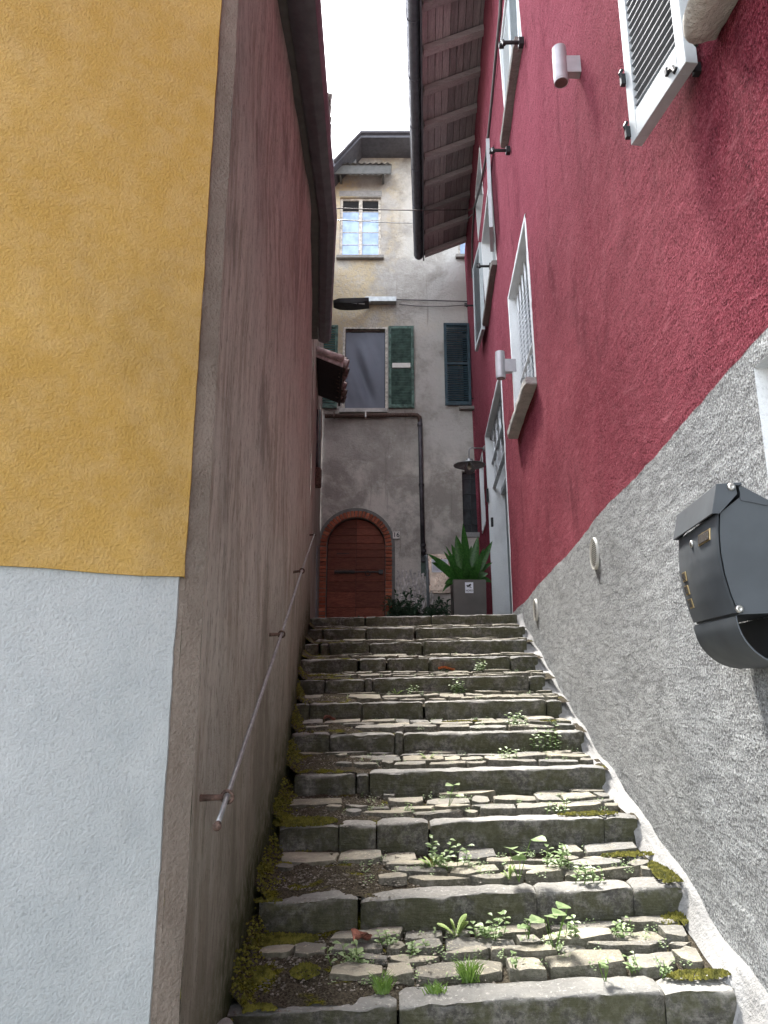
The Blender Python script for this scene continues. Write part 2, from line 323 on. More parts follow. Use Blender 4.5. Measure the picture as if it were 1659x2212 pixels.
def text(body, size, mat, p, right, up, parent, name, thick=.0008):
    c = bpy.data.curves.new(name, 'FONT'); c.body = body; c.size = size; c.align_x = 'CENTER'; c.align_y = 'CENTER'; c.extrude = thick
    c.offset = size*.012; c.materials.append(mat); o = bpy.data.objects.new(name, c); COL.objects.link(o)
    r = Vector(right).normalized(); u = Vector(up).normalized(); n = r.cross(u)
    o.parent = parent; M_ = Matrix((r, u, n)).transposed().to_4x4(); L = Vector((0, 0, 0)); q = parent
    while q is not None: L += q.location; q = q.parent
    M_.translation = Vector(p)+Vector((0, 0, EYE))-L
    dg = bpy.context.evaluated_depsgraph_get(); me = bpy.data.meshes.new_from_object(o.evaluated_get(dg)); o2 = bpy.data.objects.new(name, me); COL.objects.link(o2)
    o2.parent = parent; o2.matrix_local = M_; bpy.data.objects.remove(o); bpy.data.curves.remove(c); o2.name = name; return o2
# ================================================================ SETTING
g = MB().grid(20, 20, lambda u, v: (-400+800*u, -400+800*v, -EYE-.02)).build('ground', GRND); props(g, kind='structure')
g = MB().grid(30, 40, lambda u, v: (-2.2+5.2*u, nosY(11)+.1+(YB-nosY(11))*v, nosZ(11, -2.2+5.2*u)-.01+.006*fb(u*20, v*30, 0))).build('landing', GRND); props(g, kind='structure')
stair = thing('staircase', (.3, Y1, -EYE), 'worn stone steps with cobbled treads climbing between the two houses', 'stairs', kind='structure')
def stair_left(Y): return XL(Y, -.5)-.03
def stair_right(Y): return XR(Y, 0)-.035
# core under the treads
def core(n0, n1):
    m = MB()
    for n in range(n0, n1+1):
        y0, y1 = nosY(n)+.05, nosY(n)+RUN+.06
        zt = nosZ(n)-.075; m.hexa([(-.95, y0, -2.2), (1.75, y0, -2.2), (1.75, y1, -2.2), (-.95, y1, -2.2)], [(-.95, y0, zt-.03), (1.75, y0, zt-.03), (1.75, y1, zt-.0), (-.95, y1, zt-.0)])
    return m
core(-2, 11).build('stair_core', SOIL, stair)
# earth between the stones
soil = MB()
for n in range(-1, 11):
    ny = 34 if n < 4 else 16; nx = 150 if n < 4 else 90
    def fn(u, v, n=n):
        Y = nosY(n)+.03+(RUN+.01)*v; xl, xr = stair_left(Y), stair_right(Y); X = xl+(xr-xl)*u
        e = .5+.5*mn.noise(Vector((X*3.1, Y*3.1, n*1.7))); lf = max(0, 1-(X-xl)/(.62+.25*e))
        z = treadZ(X, min(Y, nosY(n+1)-.001)) - .036 + .034*min(1, lf*2.0) + .013*fb(X, Y, n, 14, 3)*(1 if lf > 0 else .6)
        dl = (X-xl)/.11
        if dl < 1: z += .085*(1-dl)**1.6*(1+.3*fb(X, Y, 3, 9, 2))
        dr = (xr-X)/.25
        if dr < 1: z += .016*(1-dr)
        return (X, Y, z)
    soil.grid(nx, ny, fn)
o = soil.build('earth_bed', SOIL, stair, smooth=True); o['kind'] = 'stuff'
# kerb stones (edge of each step)
JX = {1: [(470, 857), (863, 1437), (1441, 1592)], 2: [(560, 772), (779, 1160), (1162, 1369), (1372, 1476)], 3: [(604, 730), (733, 812), (815, 925), (930, 1305), (1308, 1380)],
      4: [(636, 767), (771, 796), (799, 1308)], 5: [(629, 711), (713, 851), (853, 871), (873, 1203), (1206, 1262)], 6: [(628, 667), (669, 781), (783, 913), (919, 1179), (1183, 1214)],
      7: [(640, 700), (703, 786), (788, 804), (806, 1142), (1145, 1178)], 8: [(648, 771), (778, 833), (837, 925), (928, 1101), (1104, 1163)], 9: [(657, 687), (692, 709), (712, 797), (800, 911), (914, 1138)],
      10: [(664, 695), (699, 789), (792, 895), (899, 1135)], 11: [(672, 787), (790, 931), (934, 1117)], 0: [(420, 760), (765, 1300), (1305, 1700)], -1: [(300, 1000), (1005, 1800)], -2: [(200, 900), (905, 1900)]}
def kerb(n, x0, x1, seed):
    rr = random.Random(seed); L = x1-x0; ns = max(4, int(L/.022)); yn = nosY(n); m = MB()
    dep = .125+rr.uniform(-.015, .02); rb = .007+rr.uniform(0, .008); dz = rr.uniform(-.007, .006); dy = rr.uniform(-.008, .008)
    prof = [(.012, -RISER-.06), (.004, -RISER*.6), (0, -RISER*.25), (.002, -rb), (rb*.35, -rb*.3), (rb*1.2, 0), (dep*.5, .003), (dep-.012, .001), (dep, -.02), (dep, -.06)]
    V = []
    for i in range(ns+1):
        t = i/ns; X = x0+L*t; e = min(t, 1-t)*L; rd = max(0, 1-e/.008)
        chip = max(0, fb(X, n*3.3, seed, 9, 3)-.35)*.02
        for k, (a, z) in enumerate(prof):
            Y = yn+dy+a+.010*fb(X, n*7+z*14, seed, 7, 4)+(rd*.012 if k < 6 else -rd*.012)
            zz = nosZ(n, X)+dz+z+.0065*fb(X, a*9, seed+5, 9, 4)*(1 if k > 2 else .3)-(rd*.007 if 2 < k < 9 else 0)-(chip*.8 if k in (3, 4, 5) else 0)
            V.append((X, Y, zz))
    K = len(prof); m.add(V, [(i*K+k, (i+1)*K+k, (i+1)*K+k+1, i*K+k+1) for i in range(ns) for k in range(K-1)] + [tuple(range(K)), tuple(range(ns*K, ns*K+K))[::-1]])
    return m
for n in sorted(JX):
    yy = 1106 + F*math.tan(math.atan(-nosZ(n)/nosY(n))+PITCH)
    for q, (a, b) in enumerate(JX[n]):
        xa, xb = (ray(p, yy)[0]*nosY(n) for p in (a, b))
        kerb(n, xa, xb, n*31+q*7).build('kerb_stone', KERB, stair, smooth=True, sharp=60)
# paving stones of the treads
def stone(poly, zf, h, seed, k_in=.80):
    """irregular flat stone: outline poly [(x,y)], zf(x,y)=bed height, h=height of top above it"""
    rr = random.Random(seed); cx = sum(p[0] for p in poly)/len(poly); cy = sum(p[1] for p in poly)/len(poly)
    tx, ty = rr.uniform(-.05, .05), rr.uniform(-.10, .02); k = len(poly); V = []
    for (sc2, dz) in ((1.0, -.05), (1.0, -.007), (.965, -.001), (k_in, .0)):
        for (x, y) in poly:
            X = cx+(x-cx)*sc2; Y = cy+(y-cy)*sc2
            V.append((X, Y, zf(X, Y)+h+dz+(tx*(X-cx)+ty*(Y-cy) if dz > -.04 else 0)+(.006*mn.noise(Vector((X*28, Y*28, seed))) if dz > -.04 else 0)))
    V.append((cx, cy, zf(cx, cy)+h+rr.uniform(.0, .003)))
    Fc = [(i*k+j, i*k+(j+1) % k, (i+1)*k+(j+1) % k, (i+1)*k+j) for i in range(3) for j in range(k)] + [(3*k+j, 3*k+(j+1) % k, 4*k) for j in range(k)]
    return MB().add(V, Fc)
def zbed(X, Y): return treadZ(X, Y)
far = MB(); cnt = 0; NPARTS = 0
def far_add(m): far.add(m.v, m.f)
for n in range(-1, 11):
    rr = random.Random(100+n); y0, y1 = nosY(n)+.145, nosY(n+1)-.008
    nrow = 4 if n < 5 else 3
    cuts = [y0]
    hs = [rr.uniform(.7, 1.3) for _ in range(nrow)]; S_ = sum(hs)
    hs = [h_*(1.45 if (k_+n) % nrow == 1 else .9) for k_, h_ in enumerate(hs)]; S_ = sum(hs)
    for h_ in hs: cuts.append(cuts[-1]+(y1-y0)*h_/S_)
    for r in range(nrow):
        ya, yb = cuts[r], cuts[r+1]; Ym = (ya+yb)/2; xl, xr = stair_left(Ym)+.07, stair_right(Ym)-.05
        x = xl+rr.uniform(0, .05); last = False
        while x < xr-.03:
            wdt = rr.choice([.08, .11, .14, .17, .20, .24, .27])*rr.uniform(.85, 1.15)
            if x > xr-.33: wdt = rr.uniform(.16, .27)
            x1 = min(x+wdt, xr)
            if xr-x1 < .05: x1 = xr
            lf = (x-xl)/.62+.35*mn.noise(Vector((x*4, Ym*4, n)))
            keep = lf > .55 or rr.random() < (.38 if n < 3 else .6)
            if r == nrow-1 and rr.random() < .25: keep = keep and False
            if keep:
                gp = .0045; w_ = x1-x; hgt = yb-ya
                wob = lambda X, c: .018*mn.noise(Vector((X*5, c*17, n*2.3)))
                pts = []; nx = 4 if w_ > .12 else 3; cr = rr.uniform(.006, .022)
                for i in range(nx+1):
                    X = x+gp+(w_-2*gp)*i/nx; pts.append((X+rr.uniform(-.008, .008), ya+gp+wob(X, r)+rr.uniform(-.006, .010)+(cr if i in (0, nx) else 0)))
                for i in range(nx, -1, -1):
                    X = x+gp+(w_-2*gp)*i/nx; pts.append((X+rr.uniform(-.012, .012), yb-gp+wob(X, r+1)-rr.uniform(-.004, .010)-(cr*.9 if i in (0, nx) else 0)))
                hh = rr.uniform(-.006, .012) if lf > .6 else rr.uniform(.006, .016)
                st = stone(pts, zbed, hh, n*1000+cnt); cnt += 1
                if n < 1 or n > 5: far_add(st)
                elif NPARTS < 290: st.build('paving_stone', PAVE, stair, smooth=True, sharp=22); NPARTS += 1
                else: far_add(st)
            x = x1+rr.uniform(0, .008)
o = far.build('paving_stones_upper_and_lower_steps', PAVE, stair, smooth=True, sharp=22); o['kind'] = 'stuff'
# grit and pebbles on the earth at the left, moss cushions
def blob(m, c, r, fl=.6, rr=R):
    P = [Vector((1,0,0)),Vector((-1,0,0)),Vector((0,1,0)),Vector((0,-1,0)),Vector((0,0,1)),Vector((0,0,-.4))]
    q = Matrix.Rotation(rr.uniform(0, 6.28), 3, 'Z'); V = [Vector(c)+Vector(((q@p).x*r*rr.uniform(.7, 1.2), (q@p).y*r*rr.uniform(.7, 1.2), p.z*r*fl*rr.uniform(.7, 1.2))) for p in P]
    m.add(V, [(0,2,4),(2,1,4),(1,3,4),(3,0,4),(2,0,5),(1,2,5),(3,1,5),(0,3,5)])
gr = MB(); ms = MB()
for i in range(5200):
    n = R.choice([0, 1, 1, 1, 2, 2, 2, 3, 3, 4, 5, 6, 7]); Y = nosY(n)+.10+R.random()*(RUN-.08); xl, xr = stair_left(Y), stair_right(Y)
    X = xl+.05+abs(R.gauss(0, .30)) if R.random() < .85 else R.uniform(xl, xr)
    if X > xr-.05: continue
    blob(gr, (X, Y, treadZ(X, Y)-.002-(.016 if X > xl+.7 else 0)+.006*mn.noise(Vector((X*9, Y*9, 1)))), R.choice([.0025, .0035, .005, .0075]))
o = gr.build('loose_grit', GRIT, stair); o['kind'] = 'stuff'
def moss_patch(cx, cy, rx, ry, num, lift=.0):
    for i in range(num):
        a = R.uniform(0, 6.28); q = math.sqrt(R.random()); X = cx+rx*q*math.cos(a); Y = cy+ry*q*math.sin(a)
        blob(ms, (X, Y, treadZ(X, Y)+lift*(1-q)+.004), R.uniform(.004, .009), 1.0)
for (px, py, rx, ry, num) in [(655, 1777, .16, .07, 900), (560, 2030, .10, .09, 500), (620, 1995, .12, .05, 400), (545, 2110, .07, .06, 300), (500, 2140, .06, .05, 260), (600, 1870, .06, .04, 200), (560, 2185, .05, .03, 220),
                              (660, 2100, .05, .05, 200), (1440, 1895, .04, .16, 500), (1360, 1850, .12, .03, 250), (1510, 2110, .10, .03, 350), (1270, 1760, .14, .03, 300), (690, 1460, .2, .05, 200), (1000, 1560, .14, .02, 160), (1200, 1560, .1, .03, 120), (640, 1955, .08, .02, 200), (1450, 1960, .05, .05, 100)]:
    p = ontread(px, py); moss_patch(p.x, p.y, rx, ry, num, .006)
for i in range(2000):                            # moss at the foot of the brown wall
    Y = R.uniform(2.2, 5.6); X = XL(Y, -.5)+.005+abs(R.gauss(0, .035)); z = treadZ(X, Y)+max(0, .09-(X-XL(Y, -.5))*1.3)*R.uniform(.5, 1.5)
    blob(ms, (X, Y, z), R.uniform(.004, .008), 1.0)
o = ms.build('moss_cushions', MOSS, stair); o['kind'] = 'stuff'
# ================================================================ RED HOUSE
red = thing('red_house', (1.4, 7, -EYE), 'dark red house with light grey roughcast base on the right of the steps', 'house')
def P_R(Y, Z, off=0): return Vector((XR(Y, Z)-off, Y, Z))
def rect(px):      # pixel corners on the wall -> (Y0,Y1,Z0,Z1)
    pts = [onR(*p) for p in px]; return min(p.y for p in pts), max(p.y for p in pts), min(p.z for p in pts), max(p.z for p in pts)
# (Ynear, Yfar, Zbottom, Ztop)
a = onR(1158, 811); b = onR(1116, 940); t1 = onR(1145, 410); t2 = onR(1115, 600)
WB = (a.y+.02, b.y-.05, (a.z+b.z)/2, (t1.z+t2.z)/2+.04)                 # barred window
a = onR(1108, 1322); b = onR(1065, 1320); t1 = onR(1076, 803); t2 = onR(1052, 950)
DR = (a.y, b.y-.1, .60, (t1.z+t2.z)/2)
a = onR(1130, 115); b = onR(1095, 330); WU = (a.y+.02, b.y-.12, 5.66, 6.85)
NW = (DR[1]+.75, DR[1]+1.5, onR(1045, 1140).z, onR(1046, 965).z)
a = onR(1066, 575, .06); b = onR(1037, 690, .06); WE = (8.15, 9.75, 5.22, 6.55)
t1 = onR(1045, 176); b1 = onR(1039, 320); WH = (9.15, 10.2, 6.95, 7.75)
WN = (1.15, 1.93, 2.12, 3.5)
NI = (1.0, 1.965, -.6, .90)
OPEN = [WB, DR, WU, NW, WE, WH, WN, NI]
ys = {-3.0, 13.19}; zs = {-1.55, 8.5}
for o_ in OPEN: ys |= {o_[0], o_[1]}; zs |= {o_[2], o_[3]}
def fill(S_, step):
    s = sorted(S_); out = []
    for a, b in zip(s, s[1:]):
        k = max(1, int(math.ceil((b-a)/step))); out += [a+(b-a)*i/k for i in range(k)]
    return out+[s[-1]]
ys = fill(ys, .09); zs = fill(zs, .09)
def wall_disp(Y, Z):
    d = min(min(abs(Y-o_[0]), abs(Y-o_[1])) + max(0, o_[2]-Z, Z-o_[3]) if True else 9 for o_ in OPEN)
    e = min(1.0, max(0.0, min(max(o_[0]-Y, Y-o_[1], o_[2]-Z, Z-o_[3]) for o_ in OPEN)/.12))
    return (.020*fb(Y, Z, 2.2, .9, 2)+.007*fb(Y, Z, 5.5, 4, 2))*e
m = MB(); idx = {}
for i, Y in enumerate(ys):
    for j, Z in enumerate(zs):
        idx[i, j] = len(m.v); m.v.append((XR(Y, Z)+wall_disp(Y, Z), Y, Z))
for i in range(len(ys)-1):
    for j in range(len(zs)-1):
        cy, cz = (ys[i]+ys[i+1])/2, (zs[j]+zs[j+1])/2
        if any(o_[0] < cy < o_[1] and o_[2] < cz < o_[3] for o_ in OPEN): continue
        m.f.append((idx[i, j], idx[i, j+1], idx[i+1, j+1], idx[i+1, j]))
m.build('wall', RED, red, smooth=True)
m = MB(); m.add([(6, -3, -1.55), (6, 13.19, -1.55), (6, 13.19, 8.5), (6, -3, 8.5), (XR(-3, 0)+.02, -3, -1.55), (XR(-3, 8.5)+.02, -3, 8.5), (XR(13, 0)+.02, 13.19, -1.55), (XR(13, 8.5)+.02, 13.19, 8.5)],
                [(0, 1, 2, 3), (4, 0, 3, 5), (6, 1, 2, 7)]); m.build('rear_wall', RED, red)
def reveal(o_, depth, mat, parent, floor=True):
    y0, y1, z0, z1 = o_; m = MB()
    def q(a, b, c, d): m.add([a, b, c, d], [(0, 1, 2, 3)])
    A = lambda Y, Z, d: Vector((XR(Y, Z)+d, Y, Z))
    q(A(y1, z0, -.002), A(y1, z1, -.002), A(y1, z1, depth), A(y1, z0, depth)); q(A(y0, z0, -.002), A(y0, z0, depth), A(y0, z1, depth), A(y0, z1, -.002))
    q(A(y0, z1, -.002), A(y0, z1, depth), A(y1, z1, depth), A(y1, z1, -.002))
    if floor: q(A(y0, z0, -.002), A(y1, z0, -.002), A(y1, z0, depth), A(y0, z0, depth))
    return m.build('reveal', mat, parent)
def surround(o_, wd, mat, parent, bottom=False):
    y0, y1, z0, z1 = o_; m = MB(); N = 26; rr = random.Random(int(y0*100))
    def strip(pa, pb, out):     # ragged painted border, slightly proud
        V = []
        for i in range(N+1):
            t = i/N; Y = pa[0]+(pb[0]-pa[0])*t; Z = pa[1]+(pb[1]-pa[1])*t; w_ = wd*(1+rr.uniform(-.22, .22))
            V += [(XR(Y, Z)-.004, Y, Z), (XR(Y, Z)-.010, Y+out[0]*w_*.3, Z+out[1]*w_*.3), (XR(Y, Z)-.009, Y+out[0]*w_*.8, Z+out[1]*w_*.8), (XR(Y, Z)+.02, Y+out[0]*w_, Z+out[1]*w_)]
        m.add(V, [(i*4+k, (i+1)*4+k, (i+1)*4+k+1, i*4+k+1) for i in range(N) for k in range(3)])
    strip((y0, z0), (y0, z1), (-1, 0)); strip((y1, z0), (y1, z1), (1, 0)); strip((y0-wd, z1), (y1+wd, z1), (0, 1))
    if bottom: strip((y0-wd, z0), (y1+wd, z0), (0, -1))
    return m.build('painted_surround', mat, parent)
def pane_back(o_, depth, mat, parent, name='pane'):
    y0, y1, z0, z1 = o_; A = lambda Y, Z: Vector((XR(Y, Z)+depth, Y, Z))
    return MB().prism([A(y0, z0), A(y1, z0), A(y1, z1), A(y0, z1)], (.02, 0, 0)).build(name, mat, parent)
def frame_R(o_, depth, wd, th, mat, parent, name='window_frame', mullion=True):
    y0, y1, z0, z1 = o_; m = MB()
    def bar(ya, yb, za, zb):
        c = [(ya, za), (yb, za), (yb, zb), (ya, zb)]; m.prism([Vector((XR(p[0], p[1])+depth-th, p[0], p[1])) for p in c], (th, 0, 0))
    bar(y0, y0+wd, z0, z1); bar(y1-wd, y1, z0, z1); bar(y0+wd, y1-wd, z0, z0+wd); bar(y0+wd, y1-wd, z1-wd, z1)
    if mullion: bar((y0+y1)/2-wd*.6, (y0+y1)/2+wd*.6, z0+wd, z1-wd)
    return m.build(name, mat, parent)
def sill(o_, out, h, mat, parent, ext=.09, rough=.010, zoff=0, seed=1, inn=.1):
    y0, y1, z0, _ = o_; y0 -= ext; y1 += ext; N = 22; m = MB(); K = 10
    def fn(i, k):
        Y = y0+(y1-y0)*i/N; a = k/K; per = [(0, 0), (out*.5, 0), (out*.93, 0), (out, -h*.12), (out, -h*.5), (out, -h*.88), (out*.93, -h), (out*.5, -h), (0, -h), (-inn, -h), (-inn, 0)][k]
        e = min(i, N-i)
        sh = .85 if e == 0 else 1
        ox = per[0]*sh + rough*fb(Y, per[1]*4, seed, 14, 3)*(1 if per[0] > 0 else 0); oz = z0+zoff+per[1]*(1 if e else .9)+rough*fb(Y, per[0]*3, seed+4, 11, 3)
        yy = Y+(rough*1.5*fb(per[0]*9, per[1]*9, seed, 4, 2) if e == 0 else 0)
        return (XR(Y, z0)-ox, yy, oz)
    V = [fn(i, k) for i in range(N+1) for k in range(11)]
    m.add(V, [(i*11+k, (i+1)*11+k, (i+1)*11+(k+1) % 11, i*11+(k+1) % 11) for i in range(N) for k in range(11)]+[tuple(range(11))[::-1], tuple(range(N*11, N*11+11))])
    return m.build('window_sill', mat, parent, smooth=True, sharp=40)
# barred window
reveal(WB, .22, CREAM, red); surround(WB, .045, CREAM, red)
fr = frame_R(WB, .20, .05, .03, SHW, red); pane_back((WB[0]+.02, WB[1]-.02, WB[2]+.02, WB[3]-.02), .205, GLZ, fr)
sill(WB, .11, .075, SILLM, red, .03, .010, 0, 3, .12)
def twist_bar(p0, p1, r, n=26):
    m = MB(); V = []; p0 = Vector(p0); p1 = Vector(p1); d = (p1-p0).normalized(); u = d.orthogonal().normalized(); v = d.cross(u)
    for i in range(n+1):
        t = i/n; c = p0.lerp(p1, t); ph = t*n*.75 if .12 < t < .88 else (0 if t <= .12 else n*.75)
        for k in range(4): a = ph+k*PI/2; V.append(c+(u*math.cos(a)+v*math.sin(a))*r)
    return m.add(V, [(i*4+k, i*4+(k+1) % 4, (i+1)*4+(k+1) % 4, (i+1)*4+k) for i in range(n) for k in range(4)])
gg = MB(); nb = 7
for i in range(nb):
    Y = WB[0]+(WB[1]-WB[0])*(i+.5)/nb; x = XR(Y, WB[2])+.085; twist_bar((x, Y, WB[2]-.0), (XR(Y, WB[3])+.085, Y, WB[3]), .014, 60).build('window_bar', WIRON, red)
zc = WB[2]+(WB[3]-WB[2])*.36
MB().prism([Vector((XR(Y, zc)+.065+dx, Y, zc+dz)) for Y, dx, dz in [(WB[0], 0, 0), (WB[0], .04, 0), (WB[0], .04, .012), (WB[0], 0, .012)]], (.065*(WB[1]-WB[0]), WB[1]-WB[0], 0)).build('crossbar', WIRON, red)
# upper window with closed shutters
def shutter(name, p_hinge, p_free, z0, z1, th, mat, slatm, parent, ns=26, fw=.05, mid=False, tilt=.9, rail=.07):
    """louvred leaf between two vertical edges (hinge and free), z0..z1"""
    h = Vector(p_hinge); f_ = Vector(p_free); h.z = f_.z = 0; d = (f_-h); W = d.length; d.normalize(); nrm = Vector((d.y, -d.x, 0))
    def B(m, a0, a1, za, zb, t0=-th/2, t1=th/2):
        c = [h+d*a0+nrm*t0, h+d*a1+nrm*t0, h+d*a1+nrm*t1, h+d*a0+nrm*t1]
        m.hexa([(p.x, p.y, za) for p in c], [(p.x, p.y, zb) for p in c])
    m = MB(); B(m, 0, fw, z0, z1); B(m, W-fw, W, z0, z1); B(m, fw, W-fw, z0, z0+rail); B(m, fw, W-fw, z1-fw, z1)
    if mid: B(m, fw, W-fw, (z0+z1)/2-fw*.5, (z0+z1)/2+fw*.5)
    fo = m.build(name, mat, parent, bevel=.002)
    za, zb = z0+rail, z1-fw; base = None
    for i in range(ns):
        z = za+(zb-za)*(i+.5)/ns
        if mid and abs(z-(z0+z1)/2) < fw*.6: continue
        hh = (zb-za)/ns*(.62 if tilt > 0 else .8); tt = th*.42
        c0 = h+d*(fw-.004); c1 = h+d*(W-fw+.004); s = MB()
        lo = [c0-nrm*tt, c1-nrm*tt, c1+nrm*tt, c0+nrm*tt]; pt = (zb-za)/ns; zz = ([z+.15*pt, z+.15*pt, z-.15*pt, z-.15*pt] if tilt == 2 else [z-hh, z-hh, z+hh*.5, z+hh*.5]) if tilt > 0 else [z+hh*.5, z+hh*.5, z-hh, z-hh]
        jz = R.uniform(-1, 1)*(.003 if mid else .0)
        s.hexa([(p.x, p.y, q+jz) for p, q in zip(lo, zz)], [(p.x, p.y, q+.006+jz) for p, q in zip(lo, zz)])
        s.build('slat', slatm, fo)
    return fo
surround(WU, .03, CREAM, red); reveal(WU, .2, CREAM, red)
ym = (WU[0]+WU[1])/2
for (ha, fr_) in ((WU[0]+.015, ym-.004), (WU[1]-.015, ym+.004)):
    shutter('shutter', (XR(ha, 6)+.02-.01, ha, 0), (XR(fr_, 6)+.02-.01, fr_, 0), WU[2]+.01, WU[3]-.01, .04, SHW, SHW, red, 24, .07)
pane_back(WU, .12, DARK, red, 'window_backing')
sill(WU, .085, .07, DSILL, red, .05, .004, -.005, 8)
# far window with open leaves
reveal(WE, .2, CREAM, red); surround(WE, .035, CREAM, red); pane_back(WE, .15, GLZ, red)
sill(WE, .08, .07, DSILL, red, .02, .004, 0, 12)
a = WE[0]-.02; shutter('shutter', (XR(a, 5.5)-.05, a, 0), (XR(a, 5.5)-.14, a-.52, 0), WE[2]+.12, WE[3]+.05, .045, SHW, SHW, red, 22, .06)
a = WE[1]+.04; shutter('shutter', (XR(a, 5.5)-.05, a, 0), (XR(a, 5.5)-.06, a+.75, 0), WE[2]-.1, WE[3]+.05, .05, SHW, SHW, red, 22, .06)
# high small opening
reveal(WH, .3, CREAM, red); surround(WH, .03, CREAM, red, True); pane_back(WH, .3, DARK, red)
# near window at the top right
reveal(WN, .2, CREAM, red); surround(WN, .03, SHW, red); fr = frame_R(WN, .1, .06, .05, SHW, red); pane_back(WN, .12, GLZ, fr)
ph = onR(1495, 135, .05); a, b = ray(1375, 315); pf = Vector((a*ph.z/b, ph.z/b, ph.z))
shw = shutter('shutter', ph, pf, ph.z, ph.z+1.28, .045, SHW, plain('shaded_grey_slat', (.20,.22,.24), .5, var=.05), red, 30, .05, tilt=2, rail=.115)  # slats painted darker than the frame to stand in for underside shade
shw['label'] = 'grey louvred shutter standing ajar beside the nearest window'
m = MB(); N = 18; L0, L1 = 1.22, 1.955                    # rough boulder-like sill
def rs(u, v):
    a = 2*PI*v; Y = L0+(L1-L0)*u; e = math.sin(PI*min(1, max(0, u*1.0)))**.22 if 0 < u < 1 else 0
    ox = .055+.085*math.cos(a)*(abs(math.cos(a))**-.25 if abs(math.cos(a)) > .05 else 1)*e; oz = .052*math.sin(a)*(abs(math.sin(a))**-.3 if abs(math.sin(a)) > .05 else 1)*e
    q = .016*fb(Y, ox*3, oz*3, 7, 4)
    return (XR(Y, 2.1)-ox-q*math.cos(a), Y+.02*fb(ox, oz, 1, 12, 2), 2.06+oz+q*math.sin(a))
m.grid(N, 20, rs); o = m.build('window_sill', m_paint_stucco('pale_rough_stone', (.46,.44,.40), (.58,.56,.52), .014, 35), red, smooth=True); o['label'] = 'thick rough stone sill of the nearest window'
def stay(p, s, parent, flip=1):        # cast shutter holder: plate on the wall, arm and turned catch
    m = MB(); p = Vector(p)
    m.box(p+Vector((-.015*s, 0, 0)), (.03*s, .035*s, .05*s)); m.tube([p, p+Vector((-.06*s, -.005, -.004)), p+Vector((-.12*s, .0, .0))], .011*s, 8)
    m.tube([p+Vector((-.115*s, 0, -.012*s)), p+Vector((-.118*s, flip*.02*s, .03*s)), p+Vector((-.12*s, flip*.045*s, .04*s))], .012*s, 8); m.box(p+Vector((-.12*s, flip*.06*s, .045*s)), (.03*s, .02*s, .035*s))
    return m.build('shutter_stay', BLK, parent, smooth=True, sharp=40)
ps = onR(1512, 150); stay(ps, .75, red)
for (x, y) in ((1131, 92), (1102, 325), (1064, 575), (1030, 660)): q = onR(x, y, .01); stay(q, 1.5, red, 1)
for f_ in (.12, .62):
    q = Vector(pf)+Vector((-.03, .0, .06+f_*.5-.06)); MB().box(q, (.02, .02, .05)).tube([q, q+Vector((-.01, 0, .03)), q+Vector((.0, .0, .05))], .008, 6).build('shutter_hinge', BLK, shw, bevel=.002)
# doorway
reveal(DR, .30, CREAM, red, False); surround(DR, .05, CREAM, red)
d0 = .26; zt = DR[2]+(DR[3]-DR[2])*.70
A = lambda Y, Z, d: Vector((XR(Y, Z)+d, Y, Z))
dr = MB().prism([A(DR[0], DR[2], d0), A(DR[1], DR[2], d0), A(DR[1], zt, d0), A(DR[0], zt, d0)], (.05, 0, 0)).build('door', DOORG, red)
MB().tube([A(DR[0]+.25, 1.6, d0-.01), A(DR[0]+.25, 1.6, d0-.06), A(DR[0]+.37, 1.6, d0-.06)], .011).build('door_handle', CHROME, dr, smooth=True)
MB().prism([A(DR[0], zt+.002, .2), A(DR[1], zt+.002, .2), A(DR[1], zt+.08, .2), A(DR[0], zt+.08, .2)], (.1, 0, 0)).build('transom', SHW, red)
pane_back((DR[0]+.01, DR[1]-.01, zt+.09, DR[3]-.01), .28, GLZ, red)
m = MB(); zz0, zz1 = zt+.10, DR[3]-.05; Wd = DR[1]-DR[0]
for i in range(5):
    Y = DR[0]+Wd*(i+.5)/5; gbar = twist_bar(A(Y, zz0, .10), A(Y, zz1, .10), .014, 30); gbar.build('grille_bar', WIRON, red)
for k, z in enumerate((zz0, (zz0+zz1)/2, zz1)):
    MB().prism([A(DR[0], z, .07), A(DR[0], z, .12), A(DR[0], z+.018, .12), A(DR[0], z+.018, .07)], (.065*Wd, Wd, 0)).build('grille_rail', GALV, red)
for i in range(4):
    Y = DR[0]+Wd*(i+1)/5; c = A(Y, (zz0+zz1)/2+.25, .10); MB().tube([c+Vector((0, .12*math.cos(q), .2*math.sin(q))) for q in [2*PI*j/14 for j in range(15)]], .010, 6).build('grille_scroll', WIRON, red, smooth=True)
MB().hexa([A(DR[0]+.0, .55, -.06), A(DR[0]+.25, .55, -.04), A(DR[0]+.25, .55, .2), A(DR[0], .55, .2)], [A(DR[0]+.02, .86, .02), A(DR[0]+.10, .76, .03), A(DR[0]+.10, .76, .2), A(DR[0]+.02, .86, .2)]).build('corner_stone', SILLM, red, bevel=.02)
# narrow window beyond the doorway
reveal(NW, .12, CREAM, red); surround(NW, .05, CREAM, red, True); pane_back(NW, .12, GLZ, red)
# niche near the camera
reveal(NI, .05, CREAM, red)
m = MB(); m.grid(10, 14, lambda u, v: (XR(NI[0]+(NI[1]-NI[0])*u, 0)+.05-.0, NI[0]+(NI[1]-NI[0])*u, NI[2]+(NI[3]-NI[2])*v), True); m.build('niche_back', WHT, red, smooth=True)
